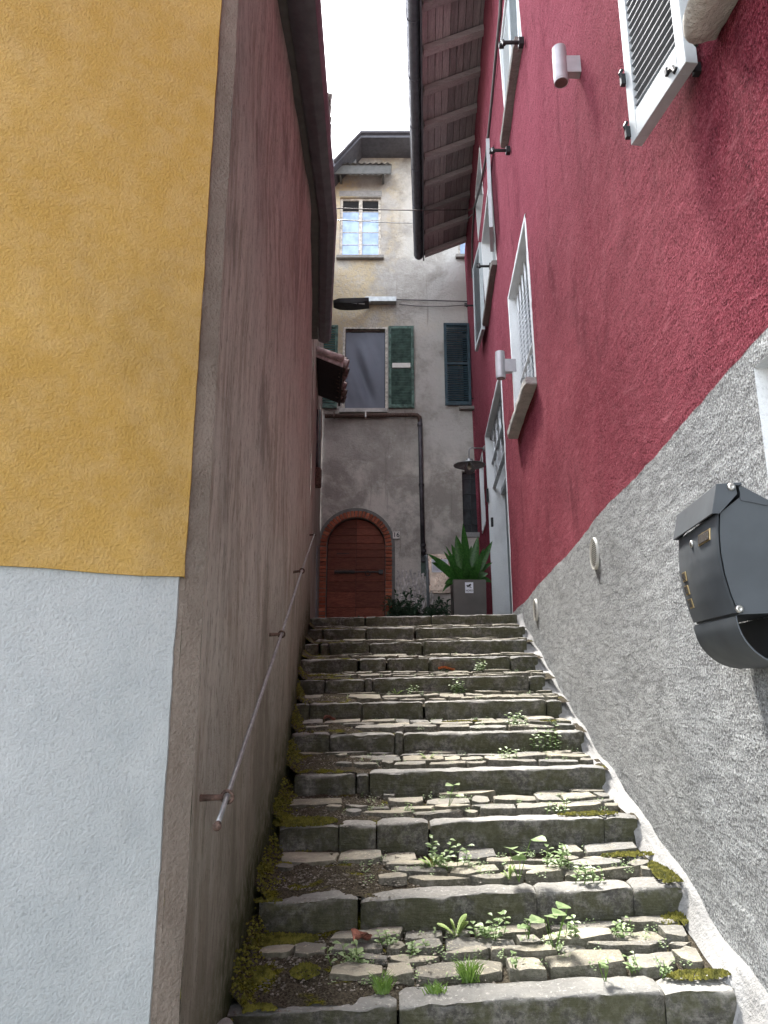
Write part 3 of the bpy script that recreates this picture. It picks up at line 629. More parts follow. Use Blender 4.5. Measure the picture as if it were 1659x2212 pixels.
# cement skirting along the steps
SK = sorted([(p.y, p.z) for p in [onR(*q, .0) for q in [(1659, 2150), (1560, 2019), (1484, 1897), (1408, 1785), (1391, 1768), (1327, 1667), (1307, 1645), (1264, 1573), (1215, 1497), (1186, 1444), (1137, 1354), (1122, 1326)]]])
kk = [(nosY(n), ray(JX[n][-1][1]-3, 1106+F*math.tan(math.atan(-nosZ(n)/nosY(n))+PITCH))[0]*nosY(n)) for n in range(1, 12)]
def skf(u, v):
    Y = 1.2+(8.0-1.2)*u; zu = interp(Y, SK) if Y > SK[0][0] else SK[0][1]-(SK[0][0]-Y)*.32
    if Y > 7.6: zu = .66
    sm = sum(treadZ(1, Y+d) for d in (-.05, -.03, -.01, .01))/4
    xe = interp(Y, kk) if Y > kk[0][0] else kk[0][1]-.065*(kk[0][0]-Y)
    zl = sm-.012; t = v; X = XR(Y, 0)-.010+(xe-.006-XR(Y, 0))*t**.8
    z = zu+(zl-zu)*(t**.75); wv = .010*fb(Y, t*.5, 4, 7, 3)*(1 if 0 < v < 1 else .4)
    if v == 0: X += .012
    return (X+wv*.6, Y, z+wv+(.012*math.sin(Y*11) if v < .2 else 0))
MB().grid(260, 12, skf).build('cement_skirting', CEM, red, smooth=True)
# roof overhang: planks, rafters, gutter
EO = lambda Y: .36+.061*(Y-7.05)         # outer edge X
YE = 12.42
npk = 9
for k in range(npk):
    def q(Y, t): xo, xw = EO(Y)+.08, XR(Y, 8.5)+.05; return Vector((xo+(xw-xo)*t, Y, 8.12+(8.52-8.12)*t))
    a, b = k/npk+.004, (k+1)/npk-.004; y = -3
    p = [q(-3, a), q(YE, a), q(YE, b), q(-3, b)]
    MB().prism(p, (0, 0, .03+.004*(k % 2))).build('plank', SOFF, red)
Y = .5
while Y < YE:
    xo, xw = EO(Y)+.12, XR(Y, 8.4)+.1
    MB().hexa([(xo, Y-.055, 8.035), (xw, Y-.055, 8.42), (xw, Y+.055, 8.42), (xo, Y+.055, 8.035)], [(xo, Y-.055, 8.125), (xw, Y-.055, 8.51), (xw, Y+.055, 8.51), (xo, Y+.055, 8.125)]).build('rafter', RAFT, red)
    Y += .66
MB().prism([(EO(-3)+.08, -3, 7.98), (EO(YE)+.08, YE+.03, 7.98), (EO(YE)+.08, YE+.03, 8.22), (EO(-3)+.08, -3, 8.22)], (.025, 0, 0)).build('fascia', BRM, red)
m = MB(); gv = []
for i in range(9): aa = PI*i/8; gv.append((-.085*math.cos(aa), -.085*math.sin(aa)))
for s_ in range(13):
    Y = -3+(YE+.1+3)*s_/12
    for (dx, dz) in gv: m.v.append((EO(Y)-.005+dx, Y, 8.13+dz))
m.f += [(i*9+k, (i+1)*9+k, (i+1)*9+k+1, i*9+k+1) for i in range(12) for k in range(8)]+[tuple(range(12*9, 12*9+9))]
m.tube([(EO(-3)-.09, -3, 8.135), (EO(YE+.1)-.09, YE+.1, 8.135)], .011, 6); gt = m.build('gutter', BRM, red, smooth=True)
for Y in [1+.9*i for i in range(13)]:
    MB().tube([(EO(Y)-.09, Y, 8.15)]+[(EO(Y)-.005+1.07*dx, Y, 8.13+1.07*dz) for dx, dz in gv], .006, 5).build('gutter_bracket', BRM, gt)
MB().prism([(EO(-3)+.06, -3, 8.17), (EO(YE)+.06, YE+.05, 8.17), (6, YE+.05, 10.9), (6, -3, 10.9)], (0, 0, .07)).build('roof', TILE, red)
MB().hexa([(EO(YE)+.1, YE-.02, 8.10), (XR(YE, 8)+.3, YE-.02, 8.52), (XR(YE, 8)+.3, YE+.04, 8.52), (EO(YE)+.1, YE+.04, 8.10)], [(EO(YE)+.1, YE-.02, 8.28), (XR(YE, 8)+.3, YE-.02, 8.75), (XR(YE, 8)+.3, YE+.04, 8.75), (EO(YE)+.1, YE+.04, 8.28)]).build('verge_board', BRM, red)
# ================================================================ YELLOW HOUSE (left)
yel = thing('yellow_house', (-1.2, 2.5, -EYE), 'ochre yellow house with white base and brown plaster side wall on the left', 'house')
NC = 60
def lw(u, v):
    Y = 1.76+(7.44-1.76)*u; Z = -1.55+(4.2+1.55)*v; e = min(1, u*12)
    return (XL(Y, Z)+e*(.014*fb(Y, Z, 1, 1.1, 3)+.004*fb(Y, Z, 4, 6, 2)), Y, Z)
MB().grid(90, 90, lw, True).build('side_wall', BROWN, yel, smooth=True)
C0 = Vector((-.446, 1.76, 0)); C1 = Vector((-.486, 1.722, 0)); dL = Vector((-1, -.52, 0)).normalized(); nF = Vector((.52, -1, 0)).normalized()
m = MB(); m.grid(4, 60, lambda u, v: C0.lerp(C1, u)+Vector((.004*mn.noise(Vector((u*2, v*30, 0))), 0, -1.55+5.75*v)), False)
E1 = C1+dL*5
m.add([C1+Vector((0, 0, -1.55)), E1+Vector((0, 0, -1.55)), E1+Vector((0, 0, 4.2)), C1+Vector((0, 0, 4.2))], [(0, 3, 2, 1)]); m.build('corner_plaster', m_paint_stucco('brown_corner_plaster', (.18,.152,.125), (.25,.21,.175), .008, 90), yel, smooth=True, sharp=60)
LINE = .237
def panel(z0, z1, th, inset, nm, mat):
    m = MB(); nz = 80; V = []
    def f_(u, v):
        z = z0+(z1-z0)*v; e = inset+.003*mn.noise(Vector((z*9, 1, 0)))+.002*mn.noise(Vector((z*40, 1, 0)))
        d = max(0, u-.04)/.96; off = th if u >= .02 else (0 if u == 0 else th)
        zz = z + (.006*fb(u*22, 1, 0, 1, 4) if v in (0, 1) else 0)
        return C1+dL*(e+(4.9 if u == 1 else 4.9*d+ (0 if u == 0 else .004)))+nF*(off+.002*fb(u*8, z, 2, 2, 2)*(1 if u > .1 else 0))+Vector((0, 0, zz))
    m.grid(50, nz, f_); m.add([f_(i/50, 0) for i in range(51)]+[f_(i/50, 0)-nF*th*1.2 for i in range(51)], [(i, i+1, 52+i, 51+i) for i in range(50)])
    return m.build(nm, mat, yel, smooth=True, sharp=60)
panel(LINE, 4.2, .012, .0, 'yellow_wall', YEL); panel(-1.55, LINE+.001, .006, .012, 'white_base', WHT)
MB().add([(-6, 7.44, -1.55), (XL(7.44, 0), 7.44, -1.55), (XL(7.44, 4), 7.44, 4.2), (-6, 7.44, 4.2)], [(0, 1, 2, 3)]).build('rear_wall', BROWN, yel)
# eaves
def eave_pts(lst, h): return [Vector((ray(x, y)[0]*h/ray(x, y)[1], h/ray(x, y)[1], h)) for x, y in lst]
H = 3.36
inner = eave_pts([(600, 0), (670, 430), (672.5, 733)], H); midp = eave_pts([(620, 0), (689, 468), (687, 733)], H); outer = eave_pts([(692, 0), (728, 480), (715, 733)], H)
def extend(l):            # towards the front corner and beyond
    p = l[0]; q = Vector((p.x-.012, 1.3, H)); return [q]+l
inner = [Vector((XL(1.76, 3.36)-.05, 1.3, H))]+[p+Vector((-.06, 0, 0)) for p in inner]; midp = [Vector((midp[0].x-.0, 1.3, H))]+midp; outer = [Vector((outer[0].x, 1.3, H))]+outer
def band(m, A_, B_, za, zb, th):
    n = len(A_); V = [p+Vector((0, 0, za)) for p in A_]+[p+Vector((0, 0, zb)) for p in B_]+[p+Vector((0, 0, za+th)) for p in A_]+[p+Vector((0, 0, zb+th)) for p in B_]
    fc = []
    for i in range(n-1): fc += [(i, n+i, n+i+1, i+1), (2*n+i, 2*n+i+1, 3*n+i+1, 3*n+i), (i, i+1, 2*n+i+1, 2*n+i), (n+i, 3*n+i, 3*n+i+1, n+i+1)]
    fc += [(0, 2*n, 3*n, n), (n-1, 2*n-1, 4*n-1, 3*n-1)]; m.add(V, fc); return m
band(MB(), inner, [p+Vector((-.002, 0, 0)) for p in midp], .0, .0, .05).build('soffit_board', SOFL, yel)
m = MB(); prof = [(0, 0), (.0, -.012), (.12, -.03), (.5, -.045), (.86, -.03), (.97, .005), (1.0, .05), (.98, .09)]
n = len(midp)
for p, q in zip(midp, outer):
    for (t, dz) in prof: v = p.lerp(q, t); m.v.append((v.x, v.y, v.z+dz))
K = len(prof); m.f += [(i*K+k, (i+1)*K+k, (i+1)*K+k+1, i*K+k+1) for i in range(n-1) for k in range(K-1)]+[tuple(range((n-1)*K, n*K))[::-1], tuple(range(0, K))]
m.build('gutter', BRM, yel, smooth=True, sharp=30)
ro = [p+Vector((-.02, 0, .09)) for p in outer]; ri = [p+Vector((-4.5, 0, 1.7)) for p in inner]
band(MB(), ri, ro, 0, 0, .06).build('roof', BRM, yel)
# ================================================================ NEIGHBOUR HOUSE beyond the left house
nb_ = thing('narrow_plaster_house', (-1.3, 10, -EYE), 'narrow strip of old plastered house between the left wall and the grey house', 'house')
XN = lambda Y: -.80+(-1.22+.80)*(Y-7.44)/(YB-7.44)
NPL = m_paint_stucco('old_beige_plaster', (.30,.26,.22), (.40,.36,.31), .012, 40)
MB().grid(30, 60, lambda u, v: (XN(7.45+5.74*u)+.012*fb(u*6, v*9, 0, 1, 3), 7.45+5.74*u, -1.5+6.0*v), True).grid(20, 30, lambda u, v: (XN(9+4.19*u)+.012*fb(u*6, v*9, 0, 1, 3), 9+4.19*u, 4.5+3.8*v), True).build('wall', NPL, nb_, smooth=True)
MB().add([(XN(7.45)-5, 7.46, -1.5), (XN(7.45), 7.46, -1.5), (XN(7.45), 7.46, 4.5), (XN(7.45)-5, 7.46, 4.5), (XN(9)-5, 9, 4.5), (XN(9), 9, 4.5), (XN(9), 9, 8.3), (XN(9)-5, 9, 8.3)], [(0, 1, 2, 3), (3, 2, 5, 4), (4, 5, 6, 7)]).build('end_wall', NPL, nb_)
MB().prism([(XN(8.95)+.06, 8.95, 8.3), (XN(12.6)+.05, 12.6, 8.3), (-4, 12.6, 9.6), (-4, 8.95, 9.6)], (0, 0, .06)).build('roof', TILE, nb_)
for i in range(11):
    Y = 9.0+.075*i; x = -.088*Y+.012*R.uniform(-1, 1); MB().lathe((x-.35, Y, 8.5+.12), (1, 0, -.30), [(0, .05), (.35, .062)], 10).build('roof_tile', TILE, nb_, smooth=True, sharp=40)
# lean-to canopy of old tiles
can = thing('tiled_canopy', (-.75, 9, 3.9), 'small dark lean-to canopy with old curved tiles above the lane', 'canopy')
pA = Vector((ray(682, 760)[0]*8.43, 8.43, 4.08)); pB = Vector((ray(741, 782)[0]*8.43, 8.43, 3.93)); pC = Vector((ray(735, 872)[0]*9.75, 9.75, 3.93)); pD = Vector((-1.05, 9.75, 4.1))
MB().prism([pA, pB, pC, pD], (0, 0, -.025)).build('board', m_wood('black_boards', (.018,.015,.017), (.035,.028,.030), (1, 6, 1)), can)
MB().prism([pA+Vector((0, -.012, .03)), pB+Vector((0, -.012, .03)), pB+Vector((0, -.012, -.06)), pA+Vector((0, -.012, -.06))], (0, .02, 0)).build('verge_board', TILEP, can)
MB().tube([pA+Vector((-.05, -.02, .05)), pB+Vector((0, -.02, .05))], .048, 10).build('verge_tile', TILEP, can, smooth=True)
MB().prism([pB+Vector((-.0, 0, .02)), pC+Vector((-.0, 0, .02)), pC+Vector((-.0, 0, -.06)), pB+Vector((-.0, 0, -.06))], (-.03, 0, 0)).build('eave_beam', BLK, can)
for i in range(11):
    t = (i+.4)/11; c = pB.lerp(pC, t); ln = R.uniform(.02, .09); up_ = (pA-pB).normalized()
    for lay in range(2):
        MB().lathe(c+up_*.3+Vector((0, .03*lay, .035+.035*lay)), -up_, [(0, .05), (.3+ln-.03*lay, .062), (.3+ln-.03*lay, .045), (.1, .04)], 9).build('roof_tile', TILE if (i+lay) % 3 else TILEP, can, smooth=True, sharp=40)
# pipes on that wall
def pipe(name, pts, r, mat, label, cat='pipe', joints=(), n=10):
    o = MB().tube(pts, r, n).build(name, mat, None, smooth=True, sharp=50); props(o, label, cat)
    return o
def nw(x, y, off=.05):
    a, b = ray(x, y); Y = 8.0
    for _ in range(60): Y = .5*Y+.5*((XN(Y)+off)/a)
    return Vector((a*Y, Y, b*Y))
t = thing('drain_box', (-.9, 10, 2), 'dark rusty drain hopper hanging below pipes at the left corner', 'drain box')
p0 = atY(682, 885, 9.4); p1 = atY(682, 1010, 9.4); MB().tube([p0, p1], .035, 10).build('pipe', PIPE, t, smooth=True)
p0 = atY(691, 885, 9.8); p1 = atY(690, 1012, 9.8); MB().tube([p0, p1], .016, 8).build('conduit', GPIPE, t, smooth=True)
p1 = atY(683, 1032, 9.35); MB().box(p1, (.14, .14, .27)).build('box', RUST, t, bevel=.02)
pipe('ground_pipe', [atY(682, 1190, 11.0), atY(682, 1180, 11.0), atY(680, 1400, 11.0)], .035, GPIPE, 'short grey pipe standing beside the left edge of the arched door')
# ================================================================ GREY HOUSE (back)
gry = thing('grey_house', (0, YB, .6), 'tall weathered grey plaster house closing the top of the steps', 'house')
B = lambda x, y, d=0: atY(x, y, YB-d)
def brect(x0, y0, x1, y1): p = B(x0, y1); q = B(x1, y0); return (p.x, q.x, p.z, q.z)
W2 = brect(733, 424, 823, 555); W1 = brect(744, 711, 832, 885); W3 = brect(998, 706, 1046, 880); W4 = brect(1001, 1018, 1060, 1150); W5 = brect(990, 440, 1060, 553)
DX0, DX1 = B(706, 1180).x, B(832, 1180).x; DC = (DX0+DX1)/2; DRr = (DX1-DX0)/2; ZSP = B(0, 1118).z-DRr
DO = (DX0, DX1, .60, ZSP+DRr)
OPB = [W2, W1, W3, W4, W5]
# wall with rectangular openings and an arched one
xs = {-3.5, 4.5}; zs = {-1.5, 9.98}
for o_ in OPB: xs |= {o_[0], o_[1]}; zs |= {o_[2], o_[3]}
xs |= {DX0-.14, DX1+.14}; zs |= {ZSP+DRr+.14}
xs = fill(xs, .16); zs = fill(zs, .16); m = MB(); idx = {}
def inarch(X, Z, e=0): return (DX0-e < X < DX1+e and Z < ZSP) or (Z >= ZSP and (X-DC)**2+(Z-ZSP)**2 < (DRr+e)**2)
for i, X in enumerate(xs):
    for j, Z in enumerate(zs):
        ed = min(1, max(0, min(max(o_[0]-X, X-o_[1], o_[2]-Z, Z-o_[3]) for o_ in OPB+[(DX0-.14, DX1+.14, .5, ZSP+DRr+.14)])/.15))
        idx[i, j] = len(m.v); m.v.append((X, YB+ed*(.02*fb(X, Z, 3, 1.2, 3)), Z))
for i in range(len(xs)-1):
    for j in range(len(zs)-1):
        cx, cz = (xs[i]+xs[i+1])/2, (zs[j]+zs[j+1])/2
        if any(o_[0] < cx < o_[1] and o_[2] < cz < o_[3] for o_ in OPB) or (DX0-.14 < cx < DX1+.14 and cz < ZSP+DRr+.14): continue
        m.f.append((idx[i, j], idx[i+1, j], idx[i+1, j+1], idx[i, j+1]))
# spandrels round the arch
ra = DRr+.14; zt_ = ZSP+ra; NA = 20
for s_ in (-1, 1):
    k = len(m.v); pts = [(DC+s_*ra*math.cos(a_), YB, ZSP+ra*math.sin(a_)) for a_ in [PI/2*i/NA for i in range(NA+1)]]
    m.v += pts+[(DC+s_*ra, YB, zt_)]; m.f += [(k+i, k+i+1, k+NA+1) for i in range(NA)]
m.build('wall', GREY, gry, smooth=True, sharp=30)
MB().add([(-3.5, YB+.02, -1.5), (-3.5, 18, -1.5), (-3.5, 18, 9.9), (-3.5, YB+.02, 9.9), (4.5, YB+.02, -1.5), (4.5, 18, -1.5), (4.5, 18, 9.9), (4.5, YB+.02, 9.9)], [(0, 1, 2, 3), (4, 5, 6, 7), (1, 5, 6, 2)]).build('rear_walls', GREY, gry)
def bwin_reveal(o_, dep, parent, mat):
    x0, x1, z0, z1 = o_; y0, y1 = YB-.003, YB+dep
    return MB().add([(x0, y0, z0), (x1, y0, z0), (x1, y0, z1), (x0, y0, z1), (x0, y1, z0), (x1, y1, z0), (x1, y1, z1), (x0, y1, z1)], [(0, 4, 5, 1), (1, 5, 6, 2), (2, 6, 7, 3), (3, 7, 4, 0)]).build('reveal', mat, parent)
def bx(m, x0, x1, z0, z1, y0, y1): return m.hexa([(x0, y0, z0), (x1, y0, z0), (x1, y1, z0), (x0, y1, z0)], [(x0, y0, z1), (x1, y0, z1), (x1, y1, z1), (x0, y1, z1)])
def bframe(o_, wd, y, mat, parent, mull=True):
    x0, x1, z0, z1 = o_; m = MB(); bx(m, x0, x0+wd, z0, z1, y, y+.05); bx(m, x1-wd, x1, z0, z1, y, y+.05); bx(m, x0+wd, x1-wd, z0, z0+wd, y, y+.05); bx(m, x0+wd, x1-wd, z1-wd, z1, y, y+.05)
    if mull: c = (x0+x1)/2; bx(m, c-wd*.7, c+wd*.7, z0+wd, z1-wd, y-.01, y+.05)
    return m.build('window_frame', mat, parent, bevel=.003)
# top window
bwin_reveal(W2, .14, gry, FRM); fr = bframe(W2, .055, YB+.06, FRM, gry); x0, x1, z0, z1 = W2; c = (x0+x1)/2; hh = (z1-z0-.11)
for sx, (xa, xb) in enumerate(((x0+.055, c-.04), (c+.04, x1-.055))):
    for k in range(5):
        za = z0+.055+hh*[0, .21, .43, .65, .87][k] if k < 5 else 0; zb = z0+.055+hh*[.21, .43, .65, .80, 1.0][k]-.0
        if k == 3: zb = z0+.055+hh*.80
        if k == 4: za = z0+.055+hh*.80
        bx(MB(), xa, xb, za+.006, zb-.006, YB+.085, YB+.09).build('pane', CURTSKY if k < 4 else DARK, fr)
        bx(MB(), xa, xb, za-.006, za+.006, YB+.075, YB+.1).build('glazing_bar', FRM, fr)
m = MB(); bx(m, x0-.06, x1+.06, z0-.07, z0, YB-.09, YB+.06); m.build('window_sill', DSILL, gry, bevel=.008)
bx(MB(), x0-.02, x1+.02, z1, z1+.13, YB-.012, YB+.05).build('lintel', plain('grey_lintel', (.30,.29,.28), .9, bump=.01), gry, bevel=.005)
# sliver of another window at the right
fr = bframe(W5, .05, YB+.06, FRM, gry); bwin_reveal(W5, .14, gry, FRM); bx(MB(), W5[0]+.05, W5[1]-.05, W5[2]+.05, W5[3]-.05, YB+.09, YB+.1).build('pane', CURTSKY, fr)
bx(MB(), W5[0]-.06, W5[1]+.06, W5[2]-.07, W5[2], YB-.09, YB+.06).build('window_sill', DSILL, gry, bevel=.008)
# middle window closed with a cloth
bwin_reveal(W1, .16, gry, FRM); x0, x1, z0, z1 = W1
m = MB()
for (a_, b_) in ((x0-.05, x0), (x1, x1+.05)): bx(m, a_, b_, z0, z1+.0, YB-.015, YB+.03)
bx(m, x0-.05, x1+.05, z1, z1+.04, YB-.015, YB+.03); m.build('window_frame', FRM, gry, bevel=.004)
def cl(u, v):
    X = x0+.01+(x1-x0-.02)*u; Z = z0+.005+(z1-z0-.06)*v; s = math.sin(PI*u)*math.sin(PI*min(1, v*1.1+.0))
    return (X, YB+.05+.05*s*math.sin(9*u+7*v+1.5*math.sin(3*v))+.02*s*math.sin(19*u+13*v)+.01*fb(u*3, v*4, 0, 1, 3), Z)
o = MB().grid(36, 60, cl).build('cloth', CLOTH, gry, smooth=True); o['label'] = 'blue-grey cloth tacked over the window opening'
bx(MB(), x0, x1, z0, z1, YB+.13, YB+.15).build('pane', DARK, gry)
bx(MB(), x0-.10, x1+.05, z0-.085, z0, YB-.10, YB+.05).build('window_sill', SILLM, gry, bevel=.01)
sg = shutter('shutter', (B(838, 0).x, YB-.035, 0), (B(886, 0).x, YB-.045, 0), B(0, 883).z, B(0, 707).z, .045, SHG, SHG2, gry, 30, .055, True)
bx(MB(), B(845, 0).x, B(879, 0).x, B(0, 797).z, B(0, 787).z, YB-.068, YB-.05).build('bare_rail', TILEN, sg)
shutter('shutter', (B(742, 0).x, YB-.035, 0), (B(692, 0).x, YB-.045, 0), B(0, 883).z, B(0, 705).z, .045, SHG, SHG2, gry, 30, .055, True)
# right window with dark blue shutter
bwin_reveal(W3, .16, gry, FRM); fr = bframe(W3, .05, YB+.05, FRM, gry, False); bx(MB(), W3[0]+.05, W3[1]-.05, W3[2]+.05, W3[3]-.05, YB+.10, YB+.12).build('pane', DARK, fr)
bx(MB(), W3[0]+.05, W3[1]-.05, W3[3]-.2, W3[3]-.13, YB+.05, YB+.09).build('blind', FRM, fr)
m = MB(); bx(m, W3[0]-.06, W3[0], W3[2], W3[3], YB-.01, YB+.03); bx(m, W3[0]-.06, W3[1], W3[3], W3[3]+.03, YB-.01, YB+.03); m.build('window_surround', FRM, gry, bevel=.004)
MB().tube([(W3[0]-.02, YB-.03, W3[2]+.18), (W3[1], YB-.03, W3[2]+.18)], .010, 6).build('guard_bar', BLK, gry)
bx(MB(), W3[0]-.06, W3[1]+.05, W3[2]-.07, W3[2], YB-.10, YB+.05).build('window_sill', DSILL, gry, bevel=.015)
shutter('shutter', (B(992, 0).x, YB-.04, 0), (B(943, 0).x, YB-.05, 0), B(0, 877).z, B(0, 701).z, .05, SHB, SHB, gry, 34, .055, True)
# small dark barred window
bwin_reveal(W4, .2, gry, GREY); bx(MB(), W4[0], W4[1], W4[2], W4[3], YB+.12, YB+.14).build('pane', GLZ, gry)
for k in range(4): z = W4[2]+(W4[3]-W4[2])*(k+.5)/4; MB().tube([(W4[0], YB+.03, z), (W4[1], YB+.03, z)], .009, 6).build('window_bar', BLK, gry)
for k in range(2): x = W4[0]+(W4[1]-W4[0])*(k+.6)/2; MB().tube([(x, YB+.045, W4[2]), (x, YB+.045, W4[3])], .009, 6).build('window_bar', BLK, gry)
bx(MB(), W4[0]-.0, W4[1]+.1, W4[2]-.10, W4[2], YB-.02, YB+.12).build('window_sill', CEM, gry, bevel=.01)
# roof
pr = [B(700, 372), B(722, 350), B(780, 288), B(1150, 288)]; zc_ = pr[2].z
po = [Vector((p.x*12.6/YB, 12.6, p.z*12.6/YB)) for p in pr]
th = Vector((0, 0, -.10))
m = MB(); n = len(po); V = [p for p in po]+[p+th for p in po]+[p+Vector((0, 5.6, 0)) for p in po]+[p+Vector((0, 5.6, 0))+th for p in po]
m.add(V, [(i, i+1, n+i+1, n+i) for i in range(n-1)]+[(i, 2*n+i, 2*n+i+1, i+1) for i in range(n-1)]+[(n+i, n+i+1, 3*n+i+1, 3*n+i) for i in range(n-1)]); m.build('roof', BRM, gry)
MB().tube([po[1]+Vector((0, -.04, -.02)), po[2]+Vector((0, -.04, -.0)), po[3]+Vector((0, -.04, 0))], .035, 8).build('gutter', BRM, gry, smooth=True)
hp = [B(700, 378), B(722, 357), B(780, 297), B(1150, 297)]
MB().prism([(hp[0].x, YB, 9.98)]+[(p.x, YB, p.z) for p in hp]+[(hp[3].x, YB, 9.98)], (0, .06, 0)).build('wall_head', GREY, gry)
# corrugated shelter above the top window
q0, q1 = B(700, 374), B(846, 368); m = MB(); NCg = 64
m.grid(NCg, 4, lambda u, v: (q0.x+(q1.x-q0.x)*u, YB-.02-.42*v, q1.z-.10-.08*v+.018*math.sin(u*NCg*PI/2.0*.75)))
m.build('corrugated_sheet', GALV, gry, smooth=True)
bx(MB(), q0.x, q1.x-.02, q1.z-.40, q1.z-.20, YB-.40, YB-.37).build('shelter_board', SOFL, gry); bx(MB(), q1.x-.2, q1.x-.16, q1.z-.36, q1.z-.12, YB-.37, YB-.02).build('shelter_bracket', SOFL, gry)
bx(MB(), q0.x+.35, q0.x+.39, q1.z-.36, q1.z-.12, YB-.37, YB-.02).build('shelter_bracket', SOFL, gry)
q0, q1 = B(700, 361), B(770, 357); bx(MB(), q0.x, q1.x, q1.z-.06, q1.z+.06, YB-.15, YB-.02).build('ledge', GALV, gry, bevel=.01)
# arched door
dp = thing('arched_door', (DC, YB+.1, .6), 'arched double door of dark red horizontal boards at the top of the steps', 'door')
ybk = YB+.12
rows = [B(0, y, -.12).z for y in (1118, 1141, 1157, 1174, 1188, 1205, 1231, 1257, 1278, 1312, 1345, 1380)]; rows[-1] = .62
for s_ in (0, 1):
    for za, zb in zip(rows[1:], rows):
        if zb < .63: continue
        za = max(za, .62); zb -= .004; za += .003
        def xe(z): return DC+(1 if s_ else -1)*(DRr-.01 if z <= ZSP else math.sqrt(max(0, (DRr-.01)**2-(z-ZSP)**2)))
        xi = DC+(.004 if s_ else -.004); k = 6; zz = [za+(zb-za)*i/k for i in range(k+1)]
        poly = [(xi, ybk+R.uniform(0, .003), za)]+[(xe(z), ybk, z) for z in zz]+[(xi, ybk, zb)]
        if s_ == 0: poly = poly[::-1]
        MB().prism(poly, (0, .035, 0)).build('plank', DOORW, dp, bevel=.002)
bx(MB(), DX0-.05, DX1+.05, .55, ZSP+DRr, ybk+.037, ybk+.05).build('door_backing', DARK, dp)
q = B(778, 1236, -.12); bx(MB(), B(742, 0, -.12).x, B(827, 0, -.12).x, q.z-.013, q.z+.013, ybk-.045, ybk-.02).build('bolt', BLK, dp, bevel=.004)
bx(MB(), B(742, 0, -.12).x, B(778, 0, -.12).x, q.z-.035, q.z+.045, ybk-.018, ybk-.001).build('bolt_plate', RUST, dp, bevel=.004)
bx(MB(), B(820, 0, -.12).x, B(828, 0, -.12).x, q.z-.04, q.z+.04, ybk-.05, ybk-.001).build('bolt_keep', BLK, dp, bevel=.004)
MB().tube([(B(801, 0, -.12).x+.045*math.cos(a_), ybk-.05, q.z-.03+.045*math.sin(a_)) for a_ in [2*PI*i/16 for i in range(17)]], .008, 6).build('ring_handle', BLK, dp, smooth=True)
p = B(741, 1196, -.12); bx(MB(), p.x-.12, p.x+.12, p.z-.008, p.z+.008, ybk-.004, ybk+.01).build('letter_slot', BLK, dp)
# brick surround of the door
def brick(c, sx, sz, ang, r_):
    m = MB(); rot = Matrix.Rotation(-ang, 3, 'Y'); V = []
    for dy in (-.02-r_.uniform(0, .012), .16):
        for (a_, b_) in ((-1, -1), (1, -1), (1, 1), (-1, 1)):
            p = rot @ Vector((a_*sx/2*r_.uniform(.88, 1.03), 0, b_*sz/2*r_.uniform(.86, 1.0))); V.append((c[0]+p.x, YB+dy+r_.uniform(-.004, .004), c[2]+p.z))
    m.add(V, [(0, 1, 2, 3), (7, 6, 5, 4), (0, 4, 5, 1), (1, 5, 6, 2), (2, 6, 7, 3), (3, 7, 4, 0)]); return m.build('brick', BRICK, dp, bevel=.006)
rb_ = random.Random(4); Tb = .125
z = .62
while z < ZSP-.03:
    for s_ in (-1, 1): brick((DC+s_*(DRr+Tb/2+.004), 0, z+.033+rb_.uniform(-.004, .004)), Tb, .064, rb_.uniform(-.03, .03), rb_)
    z += .072
NAq = 27
for i in range(NAq):
    a_ = PI*(i+.5)/NAq; brick((DC+(DRr+Tb/2+.004)*math.cos(a_), 0, ZSP+(DRr+Tb/2+.004)*math.sin(a_)), Tb, PI*(DRr+Tb/2)/NAq*.86, a_, rb_)
def ringm(r0, r1, y0, y1, lo):
    m = MB(); N = 36; P = [(-1, lo)]; pr_ = []
    for i in range(N+1): a_ = PI-PI*i/N; pr_.append((math.cos(a_), math.sin(a_)))
    pa = [(DC-r0, lo)]+[(DC+r0*c, ZSP+r0*s) for c, s in pr_]+[(DC+r0, lo)]; pb = [(DC-r1, lo)]+[(DC+r1*c, ZSP+r1*s) for c, s in pr_]+[(DC+r1, lo)]
    k = len(pa); V = [(x, y0, z) for x, z in pa]+[(x, y0, z) for x, z in pb]+[(x, y1, z) for x, z in pa]+[(x, y1, z) for x, z in pb]
    for i in range(k-1): m.f += [(i, i+1, k+i+1, k+i), (i, 2*k+i, 2*k+i+1, i+1), (k+i, k+i+1, 3*k+i+1, 3*k+i)]
    m.v = V; return m
ringm(DRr, DRr+.139, YB+.004, YB+.16, .5).build('mortar_bed', MORT, dp)
ringm(DRr+.128, DRr+.185, YB-.016, YB+.03, .5).build('cement_margin', plain('grey_cement_margin', (.17,.17,.16), .9, bump=.008), dp)
# ---- things on and before the grey house
t = thing('house_number_plate', B(856, 1156, .02), 'small white plate with number 16 beside the brick arch', 'number plate')
p = B(848.5, 1165); q = B(863.5, 1147.5); bx(MB(), p.x, q.x, p.z, q.z, YB-.03, YB-.008).build('plate', TILEN, t, bevel=.004)
text('16', .125, INK, Vector(((p.x+q.x)/2, YB-.032, (p.z+q.z)/2)), (1, 0, 0), (0, 0, 1), t, 'digits')
m = MB()
for i in range(7):
    for zz in (p.z+.006, q.z-.006): m.box((p.x+.012+(q.x-p.x-.024)*i/6, YB-.032, zz), (.010, .004, .010))
m.build('border_marks', INK, t)
dpz = thing('drain_pipe', B(905, 897), 'dark drain pipe running under the cloth window then down the grey wall', 'drain pipe')
MB().tube([B(702, 899, .08), B(890, 896, .08), B(901, 897, .08), B(906, 901, .08), B(907, 912, .08)], .042, 12).build('upper_pipe', RUST, dpz, smooth=True)
